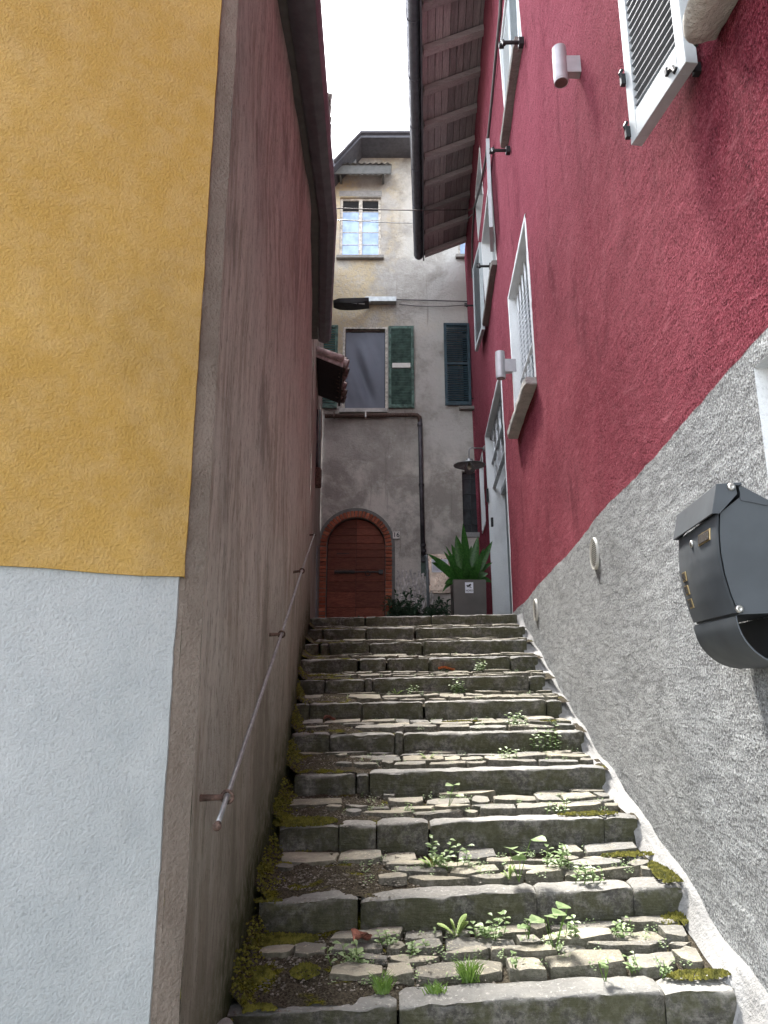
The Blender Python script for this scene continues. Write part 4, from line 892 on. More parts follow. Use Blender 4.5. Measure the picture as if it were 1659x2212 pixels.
MB().tube([B(907, 905, .08), B(910, 1050, .08), B(914, 1198, .08)], .042, 12).build('down_pipe', PIPE, dpz, smooth=True)
for (x, y) in ((907, 918), (910, 1048), (914, 1178), (915, 1190)): p = B(x, y, .08); MB().lathe(p-Vector((0, 0, .02)), (0, 0, 1), [(0, .052), (.045, .052)], 12).build('pipe_collar', PIPE, dpz, smooth=True, sharp=40)
for x in (722, 790): p = B(x, 897, .08); MB().box(p, (.03, .11, .11)).build('pipe_clip', TILEN if x > 750 else RUST, dpz, bevel=.004)
gp = thing('gas_pipe', B(922, 1200, .1), 'light grey gas pipe dropping from a dark wall box beside the steel cabinet', 'pipe')
MB().tube([B(916, 1204, .02), B(921, 1201, .12), B(922, 1206, .12), B(924, 1260, .12), B(926, 1345, .12)], .028, 10).build('pipe', GPIPE, gp, smooth=True)
p = B(923, 1236, .12); MB().lathe(p, (0, 0, 1), [(0, .036), (.05, .036)], 10).build('pipe_collar', GPIPE, gp, smooth=True, sharp=40)
p = B(909, 1214); q = B(924, 1197); bx(MB(), p.x, q.x, p.z, q.z, YB-.06, YB-.008).build('wall_box', BLK, gp); p2 = B(909, 1245); bx(MB(), p.x, q.x-.02, p2.z, p.z-.002, YB-.02, YB-.005).build('green_patch', plain('green_patch', (.09,.13,.11), .9), gp)
cb = thing('meter_cabinet', B(950, 1240), 'shiny steel meter cabinet with a paper notice behind the potted plant', 'cabinet')
p = B(924, 1282); q = B(992, 1197); bx(MB(), p.x, q.x, p.z, q.z, YB-.035, YB-.006).build('frame', STEEL, cb, bevel=.006)
p = B(929, 1277); q = B(987, 1202); bx(MB(), p.x, q.x, p.z, q.z, YB-.05, YB-.036).build('door', STEEL, cb, bevel=.004)
p3 = B(932, 1237); q3 = B(967, 1209); bx(MB(), p3.x, q3.x, p3.z, q3.z, YB-.056, YB-.0515).build('notice', PAPER, cb)
m = MB()
for i in range(9): z = q3.z-.03-.022*i; bx(m, p3.x+.03, q3.x-.03-.06*(i % 3 == 2), z, z+.006, YB-.058, YB-.0565)
m.build('printed_lines', plain('grey_print', (.35,.36,.42), .8), cb)
m = MB()
for i in range(6): m.lathe((p.x+.09+.065*i, YB-.0525, p.z+.09), (0, 1, 0), [(-.001, .010), (.001, .010)], 8)
for i in range(6): m.lathe((p.x+.09+.065*i, YB-.0525, q.z-.05), (0, 1, 0), [(-.001, .010), (.001, .010)], 8)
m.build('air_holes', INK, cb)
# trellis
tr = thing('trellis', B(885, 1300), 'grey folding wooden trellis fixed on the wall right of the arched door', 'trellis')
xa, xb = B(851, 0).x, B(916, 0).x; za, zb = B(0, 1345).z, B(0, 1236).z; ns = 9
for i in range(-3, ns+3):
    for d in (-1, 1):
        sp = (xb-xa)/ns; x0_ = xa+sp*(i+.5); run = sp*3.2; x1_ = x0_+d*run; lo, hi = 0, 1
        pts = []
        for tt in (0, 1):
            pass
        def clip():
            t0, t1 = 0.0, 1.0
            for lim, s in ((xa, 1), (xb, -1)):
                f0, f1 = s*(x0_-lim), s*(x1_-lim)
                if f0 < 0 and f1 < 0: return None
                if f0 < 0: t0 = max(t0, -f0/(f1-f0))
                if f1 < 0: t1 = min(t1, f0/(f0-f1))
            return (t0, t1) if t1-t0 > .12 else None
        c_ = clip()
        if not c_: continue
        hz = R.uniform(-.03, .05)
        P0 = Vector((x0_+(x1_-x0_)*c_[0], YB-.03-.008*d, za+(zb-za)*c_[0]+hz)); P1 = Vector((x0_+(x1_-x0_)*c_[1], YB-.03-.008*d, za+(zb-za)*c_[1]+hz))
        dd = (P1-P0); ln = dd.length; dd.normalize(); sd = Vector((dd.z, 0, -dd.x))*.014
        MB().prism([P0-sd, P0+sd, P1+sd, P1-sd], (0, .007, 0)).build('trellis_lath', TRELW, tr)
# bush
bu = thing('evergreen_bush', B(890, 1340, .5), 'low dark green bush growing at the foot of the trellis', 'bush')
m = MB(); st = MB(); rb2 = random.Random(9); yb0 = YB-.55
bxa, bxb = ray(843, 1300)[0]*yb0, ray(938, 1300)[0]*yb0; cxx = (bxa+bxb)/2
def leaf(m, base, d, up, L, W_, fold=.25, n=3):
    d = Vector(d).normalized(); s = d.cross(Vector(up)).normalized(); nn = s.cross(d).normalized(); base = Vector(base); V = [base]; prof = [.55, 1.0, .75][:n]
    for i, p in enumerate(prof):
        t = (i+1)/(len(prof)+1); c = base+d*L*t-nn*L*.18*t*t
        V += [c-s*W_*p/2+nn*W_*fold*p*.5, c, c+s*W_*p/2+nn*W_*fold*p*.5]
    V.append(base+d*L-nn*L*.2); k = len(prof); Fc = [(0, 2, 1), (0, 3, 2)]
    for i in range(k-1): a_ = 1+3*i; Fc += [(a_, a_+1, a_+4, a_+3), (a_+1, a_+2, a_+5, a_+4)]
    a_ = 1+3*(k-1); Fc += [(a_, a_+1, 3*k+1), (a_+1, a_+2, 3*k+1)]; m.add(V, Fc)
for i in range(80):
    a_ = rb2.uniform(0, 6.28); e = rb2.uniform(.2, 1.3); L = rb2.uniform(.35, .75); b0 = Vector((cxx+rb2.uniform(-.25, .25), yb0+rb2.uniform(-.12, .15), .62))
    d = Vector((math.cos(a_)*math.cos(e)*1.1, math.sin(a_)*math.cos(e)*.7, math.sin(e)+.3)); tip = b0+d.normalized()*L*1.25; st.tube([b0, b0.lerp(tip, .5)+Vector((0, 0, .03)), tip], [.008, .005, .002], 4)
    for k in range(44):
        tt = rb2.uniform(.2, 1.05); p = b0.lerp(tip, tt); leaf(m, p, Vector((rb2.gauss(0, 1), rb2.gauss(0, 1), rb2.gauss(.2, .6))), (0.1, .2, 1), rb2.uniform(.08, .13), rb2.uniform(.035, .055), n=2)
m.build('foliage', LF5, bu); st.build('stems', LF5, bu)
# planter with cast iron plant
YP = 9.9; pz = .63
pl = thing('planter', (ray(1014, 1300)[0]*YP, YP, pz), 'tall square dark metal planter standing at the top of the steps', 'planter')
xa, xb = ray(979, 1255)[0]*YP, ray(1050, 1255)[0]*YP; zt2 = ray(1000, 1252)[1]*YP; wq = xb-xa
m = MB(); y0p, y1p = YP, YP+wq
m.hexa([(xa+.01, y0p+.01, pz), (xb-.01, y0p+.01, pz), (xb-.01, y1p-.01, pz), (xa+.01, y1p-.01, pz)], [(xa, y0p, zt2), (xb, y0p, zt2), (xb, y1p, zt2), (xa, y1p, zt2)]); m.f = [f for f in m.f if f != (4, 5, 6, 7)]
m.add([(xa, y0p, zt2), (xb, y0p, zt2), (xb, y1p, zt2), (xa, y1p, zt2), (xa+.02, y0p+.02, zt2), (xb-.02, y0p+.02, zt2), (xb-.02, y1p-.02, zt2), (xa+.02, y1p-.02, zt2)], [(0, 1, 5, 4), (1, 2, 6, 5), (2, 3, 7, 6), (3, 0, 4, 7)])
m.build('box', PLAN, pl); MB().grid(8, 8, lambda u, v: (xa+.01+(wq-.02)*u, y0p+.01+(wq-.02)*v, zt2-.04+.01*fb(u*5, v*5, 0))).build('potting_soil', SOIL, pl)
sg_ = thing('video_sign', (ray(1014, 1269)[0]*YP, YP-.01, ray(1014, 1269)[1]*YP), 'small white VIDEO surveillance notice with camera symbol on the planter', 'sign')
p = atY(1005, 1281, YP-.004); q = atY(1022, 1258, YP-.004); bx(MB(), p.x, q.x, p.z, q.z, YP-.008, YP-.003).build('plate', PAPER, sg_)
cxs, czs = (p.x+q.x)/2, (p.z+q.z)/2; hS = q.z-p.z
text('VIDEO', hS*.24, INK, Vector((cxs, YP-.0095, p.z+hS*.22)), (1, 0, 0), (0, 0, 1), sg_, 'lettering')
rot = Matrix.Rotation(-.6, 3, 'Y'); m = MB(); cc = Vector((cxs, YP-.0095, p.z+hS*.70)); m.box(cc, (hS*.40, .002, hS*.16), rot); m.box(cc+Vector((-hS*.16, 0, -hS*.05)), (hS*.12, .002, hS*.22), rot)
m.box(cc+Vector((hS*.06, 0, -hS*.12)), (hS*.05, .002, hS*.16), Matrix.Rotation(.5, 3, 'Y')); m.box(cc+Vector((hS*.14, 0, -hS*.17)), (hS*.16, .002, hS*.05), Matrix.Rotation(.5, 3, 'Y')); m.build('camera_symbol', INK, sg_)
ca = thing('cast_iron_plant', ((xa+xb)/2, YP+wq/2, zt2-.04), 'cast iron plant with long broad dark green leaves growing in the metal planter', 'potted plant')
cx_, cy_ = (xa+xb)/2, YP+wq/2
def blade(tipx, tipy, W_, dY=0, bow=0.0, bx_=None):
    tip = atY(tipx, tipy, YP+wq/2+dY); b0 = Vector((cx_+(tip.x-cx_)*.12 if bx_ is None else bx_, cy_+dY*.2, zt2-.05)); d = tip-b0; L = d.length
    mid = b0.lerp(tip, .45)+Vector((0, 0, bow*L)); V = []; N = 11; tan = None
    for i in range(N+1):
        t_ = i/N; p = b0*(1-t_)**2+mid*2*t_*(1-t_)+tip*t_**2; tg = ((mid-b0)*(1-t_)+(tip-mid)*t_).normalized()
        s = tg.cross(Vector((rq*.5, -1, .35))).normalized(); w0 = 1.35*W_*max(.10 if t_ < .5 else 0.0, math.sin(PI*min(1, max(0, (t_-.12)/.88))**.85)**.8 if t_ > .12 else .1)/2
        nn = s.cross(tg); V += [p-s*w0+nn*w0*.25, p, p+s*w0+nn*w0*.25]
    f_ = []
    for i in range(N): a_ = 3*i; f_ += [(a_, a_+1, a_+4, a_+3), (a_+1, a_+2, a_+5, a_+4)]
    return MB().add(V, f_)
BL = [(1000, 1130, .105, 0, 0), (985, 1155, .12, -.08, 0), (975, 1175, .10, .1, 0), (1033, 1158, .10, 0, .02), (1018, 1178, .09, .1, 0), (1064, 1168, .085, -.1, .02), (1050, 1190, .10, .05, .05), (958, 1190, .07, .05, .05),
      (923, 1196, .085, -.05, .10), (945, 1222, .13, -.15, .12), (932, 1215, .11, 0, .14), (1040, 1205, .10, -.12, .05), (1005, 1195, .11, -.12, 0), (990, 1190, .10, .12, 0), (968, 1205, .09, .1, .08), (1020, 1200, .10, .12, .02),
      (960, 1262, .09, -.15, .35), (955, 1280, .06, -.12, .6), (1062, 1258, .09, 0, .4), (1055, 1240, .08, -.1, .3), (1010, 1215, .11, -.2, .05), (975, 1220, .11, -.2, .12), (1030, 1222, .11, -.2, .1), (1064, 1215, .06, .1, .2), (962, 1178, .05, .15, .03), (1046, 1183, .06, .12, .03)]
for (x, y, W_, dY, bow) in BL: rq = R.uniform(-1, 1); blade(x, y, W_, dY, bow).build('leaf', LF4, ca, smooth=True)
# ================================================================ lamps
def spot(px, py, s, label):
    c = onR(px, py, .11*s); t = thing('wall_spotlight', c, label, 'wall lamp', 'cylindrical spotlights on the red wall')
    h = .125*s; r = .042*s
    MB().lathe(c-Vector((0, 0, h)), (0, 0, 1), [(0, r*.85), (.0, r), (.012*s, r), (.014*s, r*1.04), (2*h-.04*s, r*1.04), (2*h-.038*s, r*.98), (2*h-.03*s, r), (2*h, r), (2*h, r*.8)], 28).build('barrel', LAMPG, t, smooth=True, sharp=35)
    MB().lathe(c-Vector((0, 0, h+.002)), (0, 0, 1), [(0, r*.86), (.003, r*.86)], 24).build('lens', LENS, t)
    w_ = XR(c.y, c.z)+.02-c.x; MB().box(c+Vector((w_/2+.01, 0, -.01*s)), (w_-.02+.02, .055*s, .12*s)).build('bracket', LAMPG, t, bevel=.003)
a = onR(1197, 140, .1); spot(1210, 142, a.y/4.3*1.0 if False else 1.0, 'grey cylindrical spotlight high on the red wall between the upper windows')
spot(1081, 789, 1.25, 'grey cylindrical spotlight above the white doorway of the red house')
bl = thing('barn_lamp', onR(1047, 968, .01), 'enamel dish lamp with clear bulb on a bent arm from the red wall', 'wall lamp')
w0 = onR(1048, 969, .0); hd = Vector((ray(1013, 1000)[0]*w0.y, w0.y-.05, ray(1013, 1000)[1]*w0.y)); up_ = Vector((hd.x, hd.y, w0.z+.0))
MB().lathe(w0+Vector((.02, 0, 0)), (-1, 0, 0), [(0, .07), (.02, .07), (.05, .035), (.06, .018)], 16).build('wall_rose', GALV, bl, smooth=True)
MB().tube([w0, w0.lerp(up_, .55), up_+Vector((.05, 0, .0)), up_+Vector((.012, 0, -.015)), up_+Vector((0, 0, -.06)), hd+Vector((0, 0, .03))], .012, 8).build('arm', GALV, bl, smooth=True)
MB().lathe(hd+Vector((0, 0, .05)), (0, 0, -1), [(0, .02), (.005, .06), (.05, .066), (.055, .09), (.085, .20), (.105, .262), (.110, .262), (.095, .2), (.065, .08)], 28).build('shade', GALV, bl, smooth=True, sharp=50)
MB().lathe(hd+Vector((0, 0, -.01)), (0, 0, -1), [(0, .04), (.04, .062), (.09, .085), (.14, .085), (.18, .056), (.2, .012)], 18).build('glass_globe', GLASS, bl, smooth=True)
MB().lathe(hd+Vector((0, 0, -.01)), (0, 0, -1), [(0, .018), (.05, .018), (.06, .03), (.10, .034), (.125, .012)], 14).build('bulb', plain('frosted_bulb', (.6,.5,.4), .3), bl, smooth=True)
sl_ = thing('street_lamp', B(760, 660, .3), 'flat black LED street lamp on a short bracket across the grey wall', 'street lamp')
p = B(720, 660, .35); q = B(797, 660, .35); m = MB(); V = []
for i in range(13):
    t_ = i/12; X = p.x+(q.x-p.x)*t_; hw = .15*min(1, .25+1.6*math.sin(PI*min(1, t_*.62+.05))); zz = B(0, 651, .35).z-.02*(1-t_)
    V += [(X, YB-.35-hw, zz), (X, YB-.35-hw*.8, zz-.05-.04*math.sin(PI*t_)), (X, YB-.35+hw*.8, zz-.09-.03*math.sin(PI*t_)), (X, YB-.35+hw, zz-.05), (X, YB-.35, zz+.02)]
m.add(V, [(i*5+k, (i+1)*5+k, (i+1)*5+(k+1) % 5, i*5+(k+1) % 5) for i in range(12) for k in range(5)]+[(0, 1, 2, 3, 4), tuple(range(60, 65))[::-1]]); m.build('housing', BLK, sl_, smooth=True, sharp=35)
for k in range(2): a_ = B(759+16*k, 661, .35); MB().box((a_.x+.06, YB-.40, B(0, 651, .35).z-.088), (.12, .10, .008), Matrix.Rotation(.22, 3, 'X')).build('led_panel', plain('led_glass', (.33,.34,.36), .3), sl_)
p = B(795, 655); q = B(856, 655); bx(MB(), p.x-.06, q.x, B(0, 659).z, B(0, 649).z, YB-.16, YB-.008).build('bracket', GALV, sl_, bevel=.004)
MB().tube([(p.x-.02, YB-.3, B(0, 652, .3).z), (p.x+.05, YB-.1, B(0, 654, .1).z)], .025, 8).build('arm', GALV, sl_, smooth=True)
# ================================================================ cables
def cable(name, pts, r, label, sag=0, mat=WIRE):
    P = []
    for a_, b_ in zip(pts, pts[1:]):
        for i in range(8): t_ = i/8; v = Vector(a_).lerp(Vector(b_), t_); v.z -= sag*math.sin(PI*t_); P.append(v)
    P.append(Vector(pts[-1])); o = MB().tube(P, r, 6).build(name, mat, None, smooth=True); return props(o, label, 'cable')
cable('overhead_cable', [atY(640, 449, 9.2)+Vector((-.3, 0, 0)), atY(735, 450, 9.3), onR(1008, 453, .06), onR(1022, 449, .03)], .009, 'upper grey cable strung across the lane below the eaves', .02)
cable('overhead_cable', [atY(640, 472, 9.4)+Vector((-.3, 0, 0)), atY(735, 475, 9.6), onR(992, 478, .05), onR(1020, 463, .03)], .007, 'lower thinner cable strung across the lane below the eaves', .05, GALV)
cable('wall_cable', [onR(1083, -40, .03), onR(1080, 30, .03), onR(1071, 120, .03), onR(1062, 220, .03), onR(1050, 340, .03), onR(1038, 400, .03), onR(1024, 450, .03), onR(1020, 520, .02), onR(1020, 600, .02)], .018, 'dark cable bundle running down the red wall beneath the eaves')
cable('wall_cable', [B(797, 649, .05), B(860, 647, .04), B(940, 649, .04), B(1030, 652, .05)], .012, 'dark cable clipped along the grey wall right of the street lamp', .0)
cable('wall_cable', [B(862, 657, .03), B(900, 661, .03), B(960, 662, .03), B(1030, 657, .03)], .008, 'thin cable hanging just below the dark one on the grey wall', .0)
# ================================================================ vents on the grey base
def vent(x0, y0, x1, y1, r, label):
    c = onR((x0+x1)/2, (y0+y1)/2, .0); t = thing('round_vent', c, label, 'vent', 'round vents in the grey base')
    ax = Vector((-1, .065, 0)).normalized()
    m = MB(); N = 36; u = Vector((.065, 1, 0)).normalized(); V = []
    for (rr_, d) in ((r, -.01), (r, .012), (r*.97, .017), (r*.86, .015), (r*.84, .003)):
        for k in range(N): a_ = 2*PI*k/N; V.append(c+ax*d+u*rr_*math.cos(a_)+Vector((0, 0, rr_*math.sin(a_))))
    m.add(V, [(i*N+k, i*N+(k+1) % N, (i+1)*N+(k+1) % N, (i+1)*N+k) for i in range(4) for k in range(N)]); m.build('rim', VENTM, t, smooth=True, sharp=40)
    MB().lathe(c+ax*.002, ax, [(0, r*.86), (.004, r*.86)], 28).build('backing', DARK, t)
    for k in range(13):
        z = -r*.76+r*1.52*k/12; w_ = math.sqrt(max(0, (r*.83)**2-z*z)); rot = Matrix.Rotation(.0, 3, 'X')
        p0 = c+ax*.006+Vector((0, 0, z)); MB().prism([p0-u*w_, p0+u*w_, p0+u*w_+ax*.009+Vector((0, 0, -.006)), p0-u*w_+ax*.012+Vector((0, 0, -.006))], (0, 0, .0035)).build('slat', VENTM, t)
v1 = onR(1287, 1160).z-onR(1287, 1232).z; vent(1278, 1160, 1296, 1232, v1/2, 'cream round vent grille nearer the letterbox, just under the red paint line')
v2 = onR(1158, 1293).z-onR(1158, 1342).z; vent(1152, 1293, 1165, 1342, v2/2, 'cream round vent grille just above the top steps')
for (x, y, h_, nm, lb) in ((1053, 1070, .22, 'small_iron_bracket', 'thin iron latch bar on the red wall between narrow window and doorway'), (1063, 1128, .14, 'door_bell', 'dark narrow bell push on the red wall just left of the white doorway')):
    c = onR(x, y, .02); o = MB().box(c, (.035, .045, h_)).build(nm, BLK, None, bevel=.005); props(o, lb, nm.replace('_', ' ').replace('small ', ''))
# ================================================================ letterbox
lb = thing('letterbox', onR(1560, 1260), 'dark grey metal letterbox with curved front and newspaper roll on the grey wall', 'letterbox')
tdir = Vector((.12, 1, 0)).normalized(); odir = Vector((-1, .12, 0)).normalized()
# ray helper: point on the vertical plane through q0 spanned by tdir
wb = Vector((XR(2.2, 0)-.012, 2.2, 0))
def on_plane(x, y, off):
    a_, b_ = ray(x, y); q = wb+odir*off; nn = odir; Y = q.dot(nn)/(a_*nn.x+nn.y); return Vector((a_*Y, Y, b_*Y))
D0 = .150
fT_near = on_plane(1551, 1108, D0); fT_far = on_plane(1469, 1163, D0)
s_near = (fT_near-wb).dot(tdir); s_far = (fT_far-wb).dot(tdir)
zT = fT_near.z; zB = on_plane(1592, 1327, .13).z
def Lp(s, off, z): v = wb+tdir*s+odir*off; return Vector((v.x, v.y, z))
Hh = zT-zB
fprof = [(0, .150), (.2, .157), (.4, .159), (.6, .155), (.8, .145), (1.0, .130)]       # (fraction down, front depth)
def ffront(f_): return interp(f_, fprof)
m = MB(); poly = [Lp(s_near, 0, zT+.022), Lp(s_near, .085, zT+.045)]+[Lp(s_near, ffront(i/10)-.006, zT-Hh*i/10) for i in range(11)]+[Lp(s_near, 0, zB+.004)]
m.prism(poly, tdir*(s_far-s_near)); m.build('body', BOXM, lb, smooth=True, sharp=35)
m = MB(); V = []
for i in range(21):
    f_ = .01+.975*i/20
    for s_, e in ((s_near-.004, 0), (s_near+.008, .006), (s_far-.008, .006), (s_far+.004, 0)): V.append(Lp(s_, ffront(f_)+e-.001, zT-Hh*f_))
m.add(V, [(i*4+k, (i+1)*4+k, (i+1)*4+k+1, i*4+k+1) for i in range(20) for k in range(3)]); fd = m.build('front_door', BOXM, lb, smooth=True, sharp=30)
# lid
m = MB(); zl = zT+.080
pr_ = [(.082, zl+.004), (.150, zl), (.170, zT-.004), (.164, zT-.004), (.145, zl-.007), (.082, zl-.004)]
m.prism([Lp(s_near-.010, a_, z) for a_, z in pr_], tdir*(s_far-s_near+.020)); lid = m.build('lid', BOXM, lb, bevel=.0015)
MB().prism([Lp(s_near, .085, zT+.040), Lp(s_near, .088, zl+.001), Lp(s_near, .004, zT+.026), Lp(s_near, .004, zT+.018)], tdir*(s_far-s_near)).build('top_panel', BOXM, lb)
for s_ in (s_near-.011, s_far+.008):
    MB().prism([Lp(s_, .100, zl+.003), Lp(s_, .150, zl), Lp(s_, .168, zT-.003), Lp(s_, .150, zT-.004), Lp(s_, .098, zT+.05)], tdir*.003).build('lid_cheek', BOXM, lid)
MB().prism([Lp(s_near-.003, 0, zT+.026), Lp(s_near-.003, .088, zT+.049), Lp(s_near-.003, .088, zT+.034), Lp(s_near-.003, 0, zT+.012)], tdir*.003).build('side_flange', BOXM, lb)
def rivet(s_, off, z, parent): MB().lathe(Lp(s_, off, z), -tdir, [(0, .011), (.003, .011), (.006, .007), (.0062, .004), (.003, .003)], 14).build('rivet', CHROME, parent, smooth=True)
rivet(s_near-.012, .112, zl-.010, lid); rivet(s_near-.003, .124, zB+.014, lb)
def flat_rect(s0, s1, f0, f1, e, name, mat, parent, th=.003):
    P = [Lp(s0, ffront(f0)+e, zT-Hh*f0), Lp(s1, ffront(f0)+e, zT-Hh*f0), Lp(s1, ffront(f1)+e, zT-Hh*f1), Lp(s0, ffront(f1)+e, zT-Hh*f1)]
    return MB().prism(P, odir*th).build(name, mat, parent, bevel=.0008)
W_ = s_far-s_near
def win(s0, s1, f0, f1, nm):
    o = flat_rect(s_near+W_*s0, s_near+W_*s1, f0, f1, .005, nm, BRASS, fd); bs, bf = .012, .013
    flat_rect(s_near+W_*s0+.006, s_near+W_*s1-.006, f0+bf, f1-bf, .009, 'window_glass', plain('dark_slot', (.07,.065,.06), .25), o, .0015); return o
win(.12, .40, .12, .24, 'name_plate')
for f_ in (.43, .58, .73): win(.80, .90, f_, f_+.105, 'viewing_slot')
MB().lathe(Lp(s_near+W_*.58, ffront(.17)+.003, zT-Hh*.17), odir, [(0, .011), (.006, .011), (.009, .007)], 16).build('lock', CHROME, fd, smooth=True)
# newspaper roll holder
m = MB(); V = []; N = 18
ar = [(.140*math.cos(a_)*1.0+.0, zB-.012-.125*math.sin(a_)*1.0) for a_ in [PI/2*i/N*1.22-.02 for i in range(N+1)]]
ar = [(.004+.130*max(-.02, math.cos(a_)), zB-.006-.132*math.sin(a_)) for a_ in [PI*.56*i/N for i in range(N+1)]]
for (a_, z) in ar: V += [Lp(s_near, a_, z), Lp(s_far, a_, z)]
for (a_, z) in ar: V += [Lp(s_near, a_-.003, z+.003), Lp(s_far, a_-.003, z+.003)]
n2 = 2*(N+1)
m.add(V, [(2*i, 2*i+2, 2*i+3, 2*i+1) for i in range(N)]+[(n2+2*i, n2+2*i+1, n2+2*i+3, n2+2*i+2) for i in range(N)]+[(2*i, n2+2*i, n2+2*i+2, 2*i+2) for i in range(N)]); m.build('paper_holder', BOXM, lb, smooth=True, sharp=40)
MB().prism([Lp(s_near, .001, zB+.0), Lp(s_near, .004, zB+.0), Lp(s_near, .004, zB-.13), Lp(s_near, .001, zB-.13)], tdir*W_).build('holder_back', BOXM, lb)
# ================================================================ handrail
hr = thing('handrail', onL(433, 1724), 'thin worn iron handrail on rusty brackets along the brown wall', 'handrail')
br = [((433, 1724), (490, 1722)), ((583, 1371), (608, 1370)), ((632, 1236), (652, 1233)), ((668, 1156), (679, 1155))]
RP = []
for (wq_, rq_) in br:
    wp = onL(*wq_); a_, b_ = ray(*rq_); Yr = wp.y+.01; rp = Vector((a_*Yr, Yr, b_*Yr)); RP.append((wp, rp))
sl0 = (RP[1][1]-RP[0][1]); e0 = RP[0][1]-sl0.normalized()*.13; e1 = RP[3][1]+(RP[3][1]-RP[2][1]).normalized()*.08
MB().tube([e0]+[p[1] for p in RP]+[e1], .0062, 10).build('rail', ROD, hr, smooth=True)
MB().lathe(e0, -sl0.normalized(), [(-.01, .0087), (0, .0105), (.006, .009)], 10).build('end_cap', RUST, hr, smooth=True)
for wp, rp in RP:
    d = (rp-wp); MB().tube([wp-d*.3, wp+d*.85], [.009, .007], 8).build('bracket', RUST, hr, smooth=True)
    MB().tube([rp+Vector((.014*math.cos(a_), .004, .014*math.sin(a_))) for a_ in [2*PI*i/12 for i in range(13)]], .0045, 6).build('bracket_ring', RUST, hr, smooth=True)
# ================================================================ shoe tip at the lower left
c = atY(492, 2222, 2.36); c.z = -1.055
sh = thing('shoe', (c.x, c.y-.1, nosZ(0)+.0), 'grey trainer toe resting on the step at the bottom left', 'shoe')
def shoe(u, v):
    a_ = PI*v; y = -.27+.29*u; w_ = .045*max(0, 1-max(0, (u-.72)/.28)**2.2)**.5*(.85+.25*math.sin(PI*u)); hgt = .030+.075*(1-u)**.8+.065*(u < 1)
    hgt *= max(0, 1-max(0, (u-.85)/.15)**2)**.5 if u > .85 else 1
    return (c.x+w_*math.cos(a_), c.y+y, nosZ(0)+.052+hgt*math.sin(a_))
zs_ = nosZ(0)+.03
MB().grid(24, 14, shoe).build('upper', plain('grey_shoe_knit', (.30,.29,.29), .85, var=.15, scale=200, bump=.003), sh, smooth=True)
def sole(u, v):
    a_ = 2*PI*v; return (c.x+.050*math.cos(a_)*(1.0), c.y-.125+.152*math.sin(a_), zs_+.032*u)
m = MB().grid(2, 28, sole); m.add([sole(0, k/28) for k in range(28)], [tuple(range(28))]); m.add([sole(1, k/28) for k in range(28)], [tuple(range(28))]); m.build('sole', plain('pale_rubber', (.45,.43,.40), .7), sh, smooth=True, sharp=50)
# ================================================================ weeds
def sprig(m, st, base, h, nl, lw, rr, lean=0, spread=1.0):
    top = Vector(base)+Vector((rr.uniform(-.3, .3)*h*spread, rr.uniform(-.35, .1)*h*spread, h)); base = Vector(base); st.tube([base, base.lerp(top, .5)+Vector((rr.uniform(-.01, .01), 0, 0)), top], [.0018, .0014, .0008], 4)
    for k in range(nl):
        t_ = .25+.78*k/max(1, nl-1); p = base.lerp(top, t_); a_ = k*2.4+rr.uniform(-.4, .4)
        leaf(m, p, (math.cos(a_), math.sin(a_)*.9-.15, rr.uniform(.1, .6)), (0, -.25, 1), lw*rr.uniform(.8, 1.3), lw*rr.uniform(.55, .8), .3)
def frond(m, base, d, L, rr):
    base = Vector(base); d = Vector(d).normalized(); s = d.cross(Vector((0, 0, 1))).normalized(); prev = base
    for k in range(11):
        t_ = (k+1)/12; p = base+d*L*t_-Vector((0, 0, .35*L*t_*t_)); lw = L*.30*(math.sin(PI*min(1, t_*.85+.12)))**.8
        for sg in (-1, 1): leaf(m, p, s*sg+d*.35+Vector((0, 0, .1)), (0, 0, 1), lw, lw*.42, .1, n=2)
def weed(px, py, kind, size, label, cat='weed', seed=0, name=None):
    rr = random.Random(seed+int(px)); p = ontread(px, py); p.z -= .012; t = thing(name or kind, p, label, cat, 'weeds between the paving stones'); m = MB(); st = MB()
    if kind == 'weed':
        k = max(2, int(size*70))
        for i in range(k): sprig(m, st, p+Vector((rr.gauss(0, .32)*size, rr.gauss(0, .12)*size, 0)), size*rr.uniform(.35, .9), rr.randint(5, 8), size*.24*rr.uniform(.8, 1.2) if size < .1 else .027, rr)
        m.build('foliage', LF1, t); st.build('stems', LF3, t)
    elif kind == 'fern':
        for i in range(5): a_ = rr.uniform(-.3, 3.4); frond(m, p, (math.cos(a_)*.8, -.2+.2*math.sin(a_), 1.0), size*rr.uniform(.7, 1.1), rr)
        m.build('fronds', LF2, t)
    elif kind == 'broadleaf_weed':
        for i in range(4):
            tip = p+Vector((rr.uniform(-.35, .35)*size, rr.uniform(-.2, .1)*size, size*rr.uniform(.5, 1.0))); st.tube([p, p.lerp(tip, .5)+Vector((0, .005, 0)), tip], .0016, 4)
            leaf(m, tip-Vector((0, 0, .0)), (rr.uniform(-1, 1), -.7, .25), (0, -.3, 1), size*.42, size*.36, .15)
        m.build('foliage', LF1, t); st.build('stems', LF3, t)
    elif kind == 'grass_tuft':
        for i in range(70):
            a_ = rr.uniform(0, 6.28); b0 = p+Vector((rr.gauss(0, .012), rr.gauss(0, .008), 0)); tip = b0+Vector((math.cos(a_)*size*.5, math.sin(a_)*size*.3, size*.65*rr.uniform(.5, 1))); md = b0.lerp(tip, .5)+Vector((0, 0, size*.15)); s = Vector((.0016, 0, 0))
            m.add([b0-s, b0+s, md-s, md+s, tip], [(0, 1, 3, 2), (2, 3, 4)])
        m.build('blades', LF3, t)
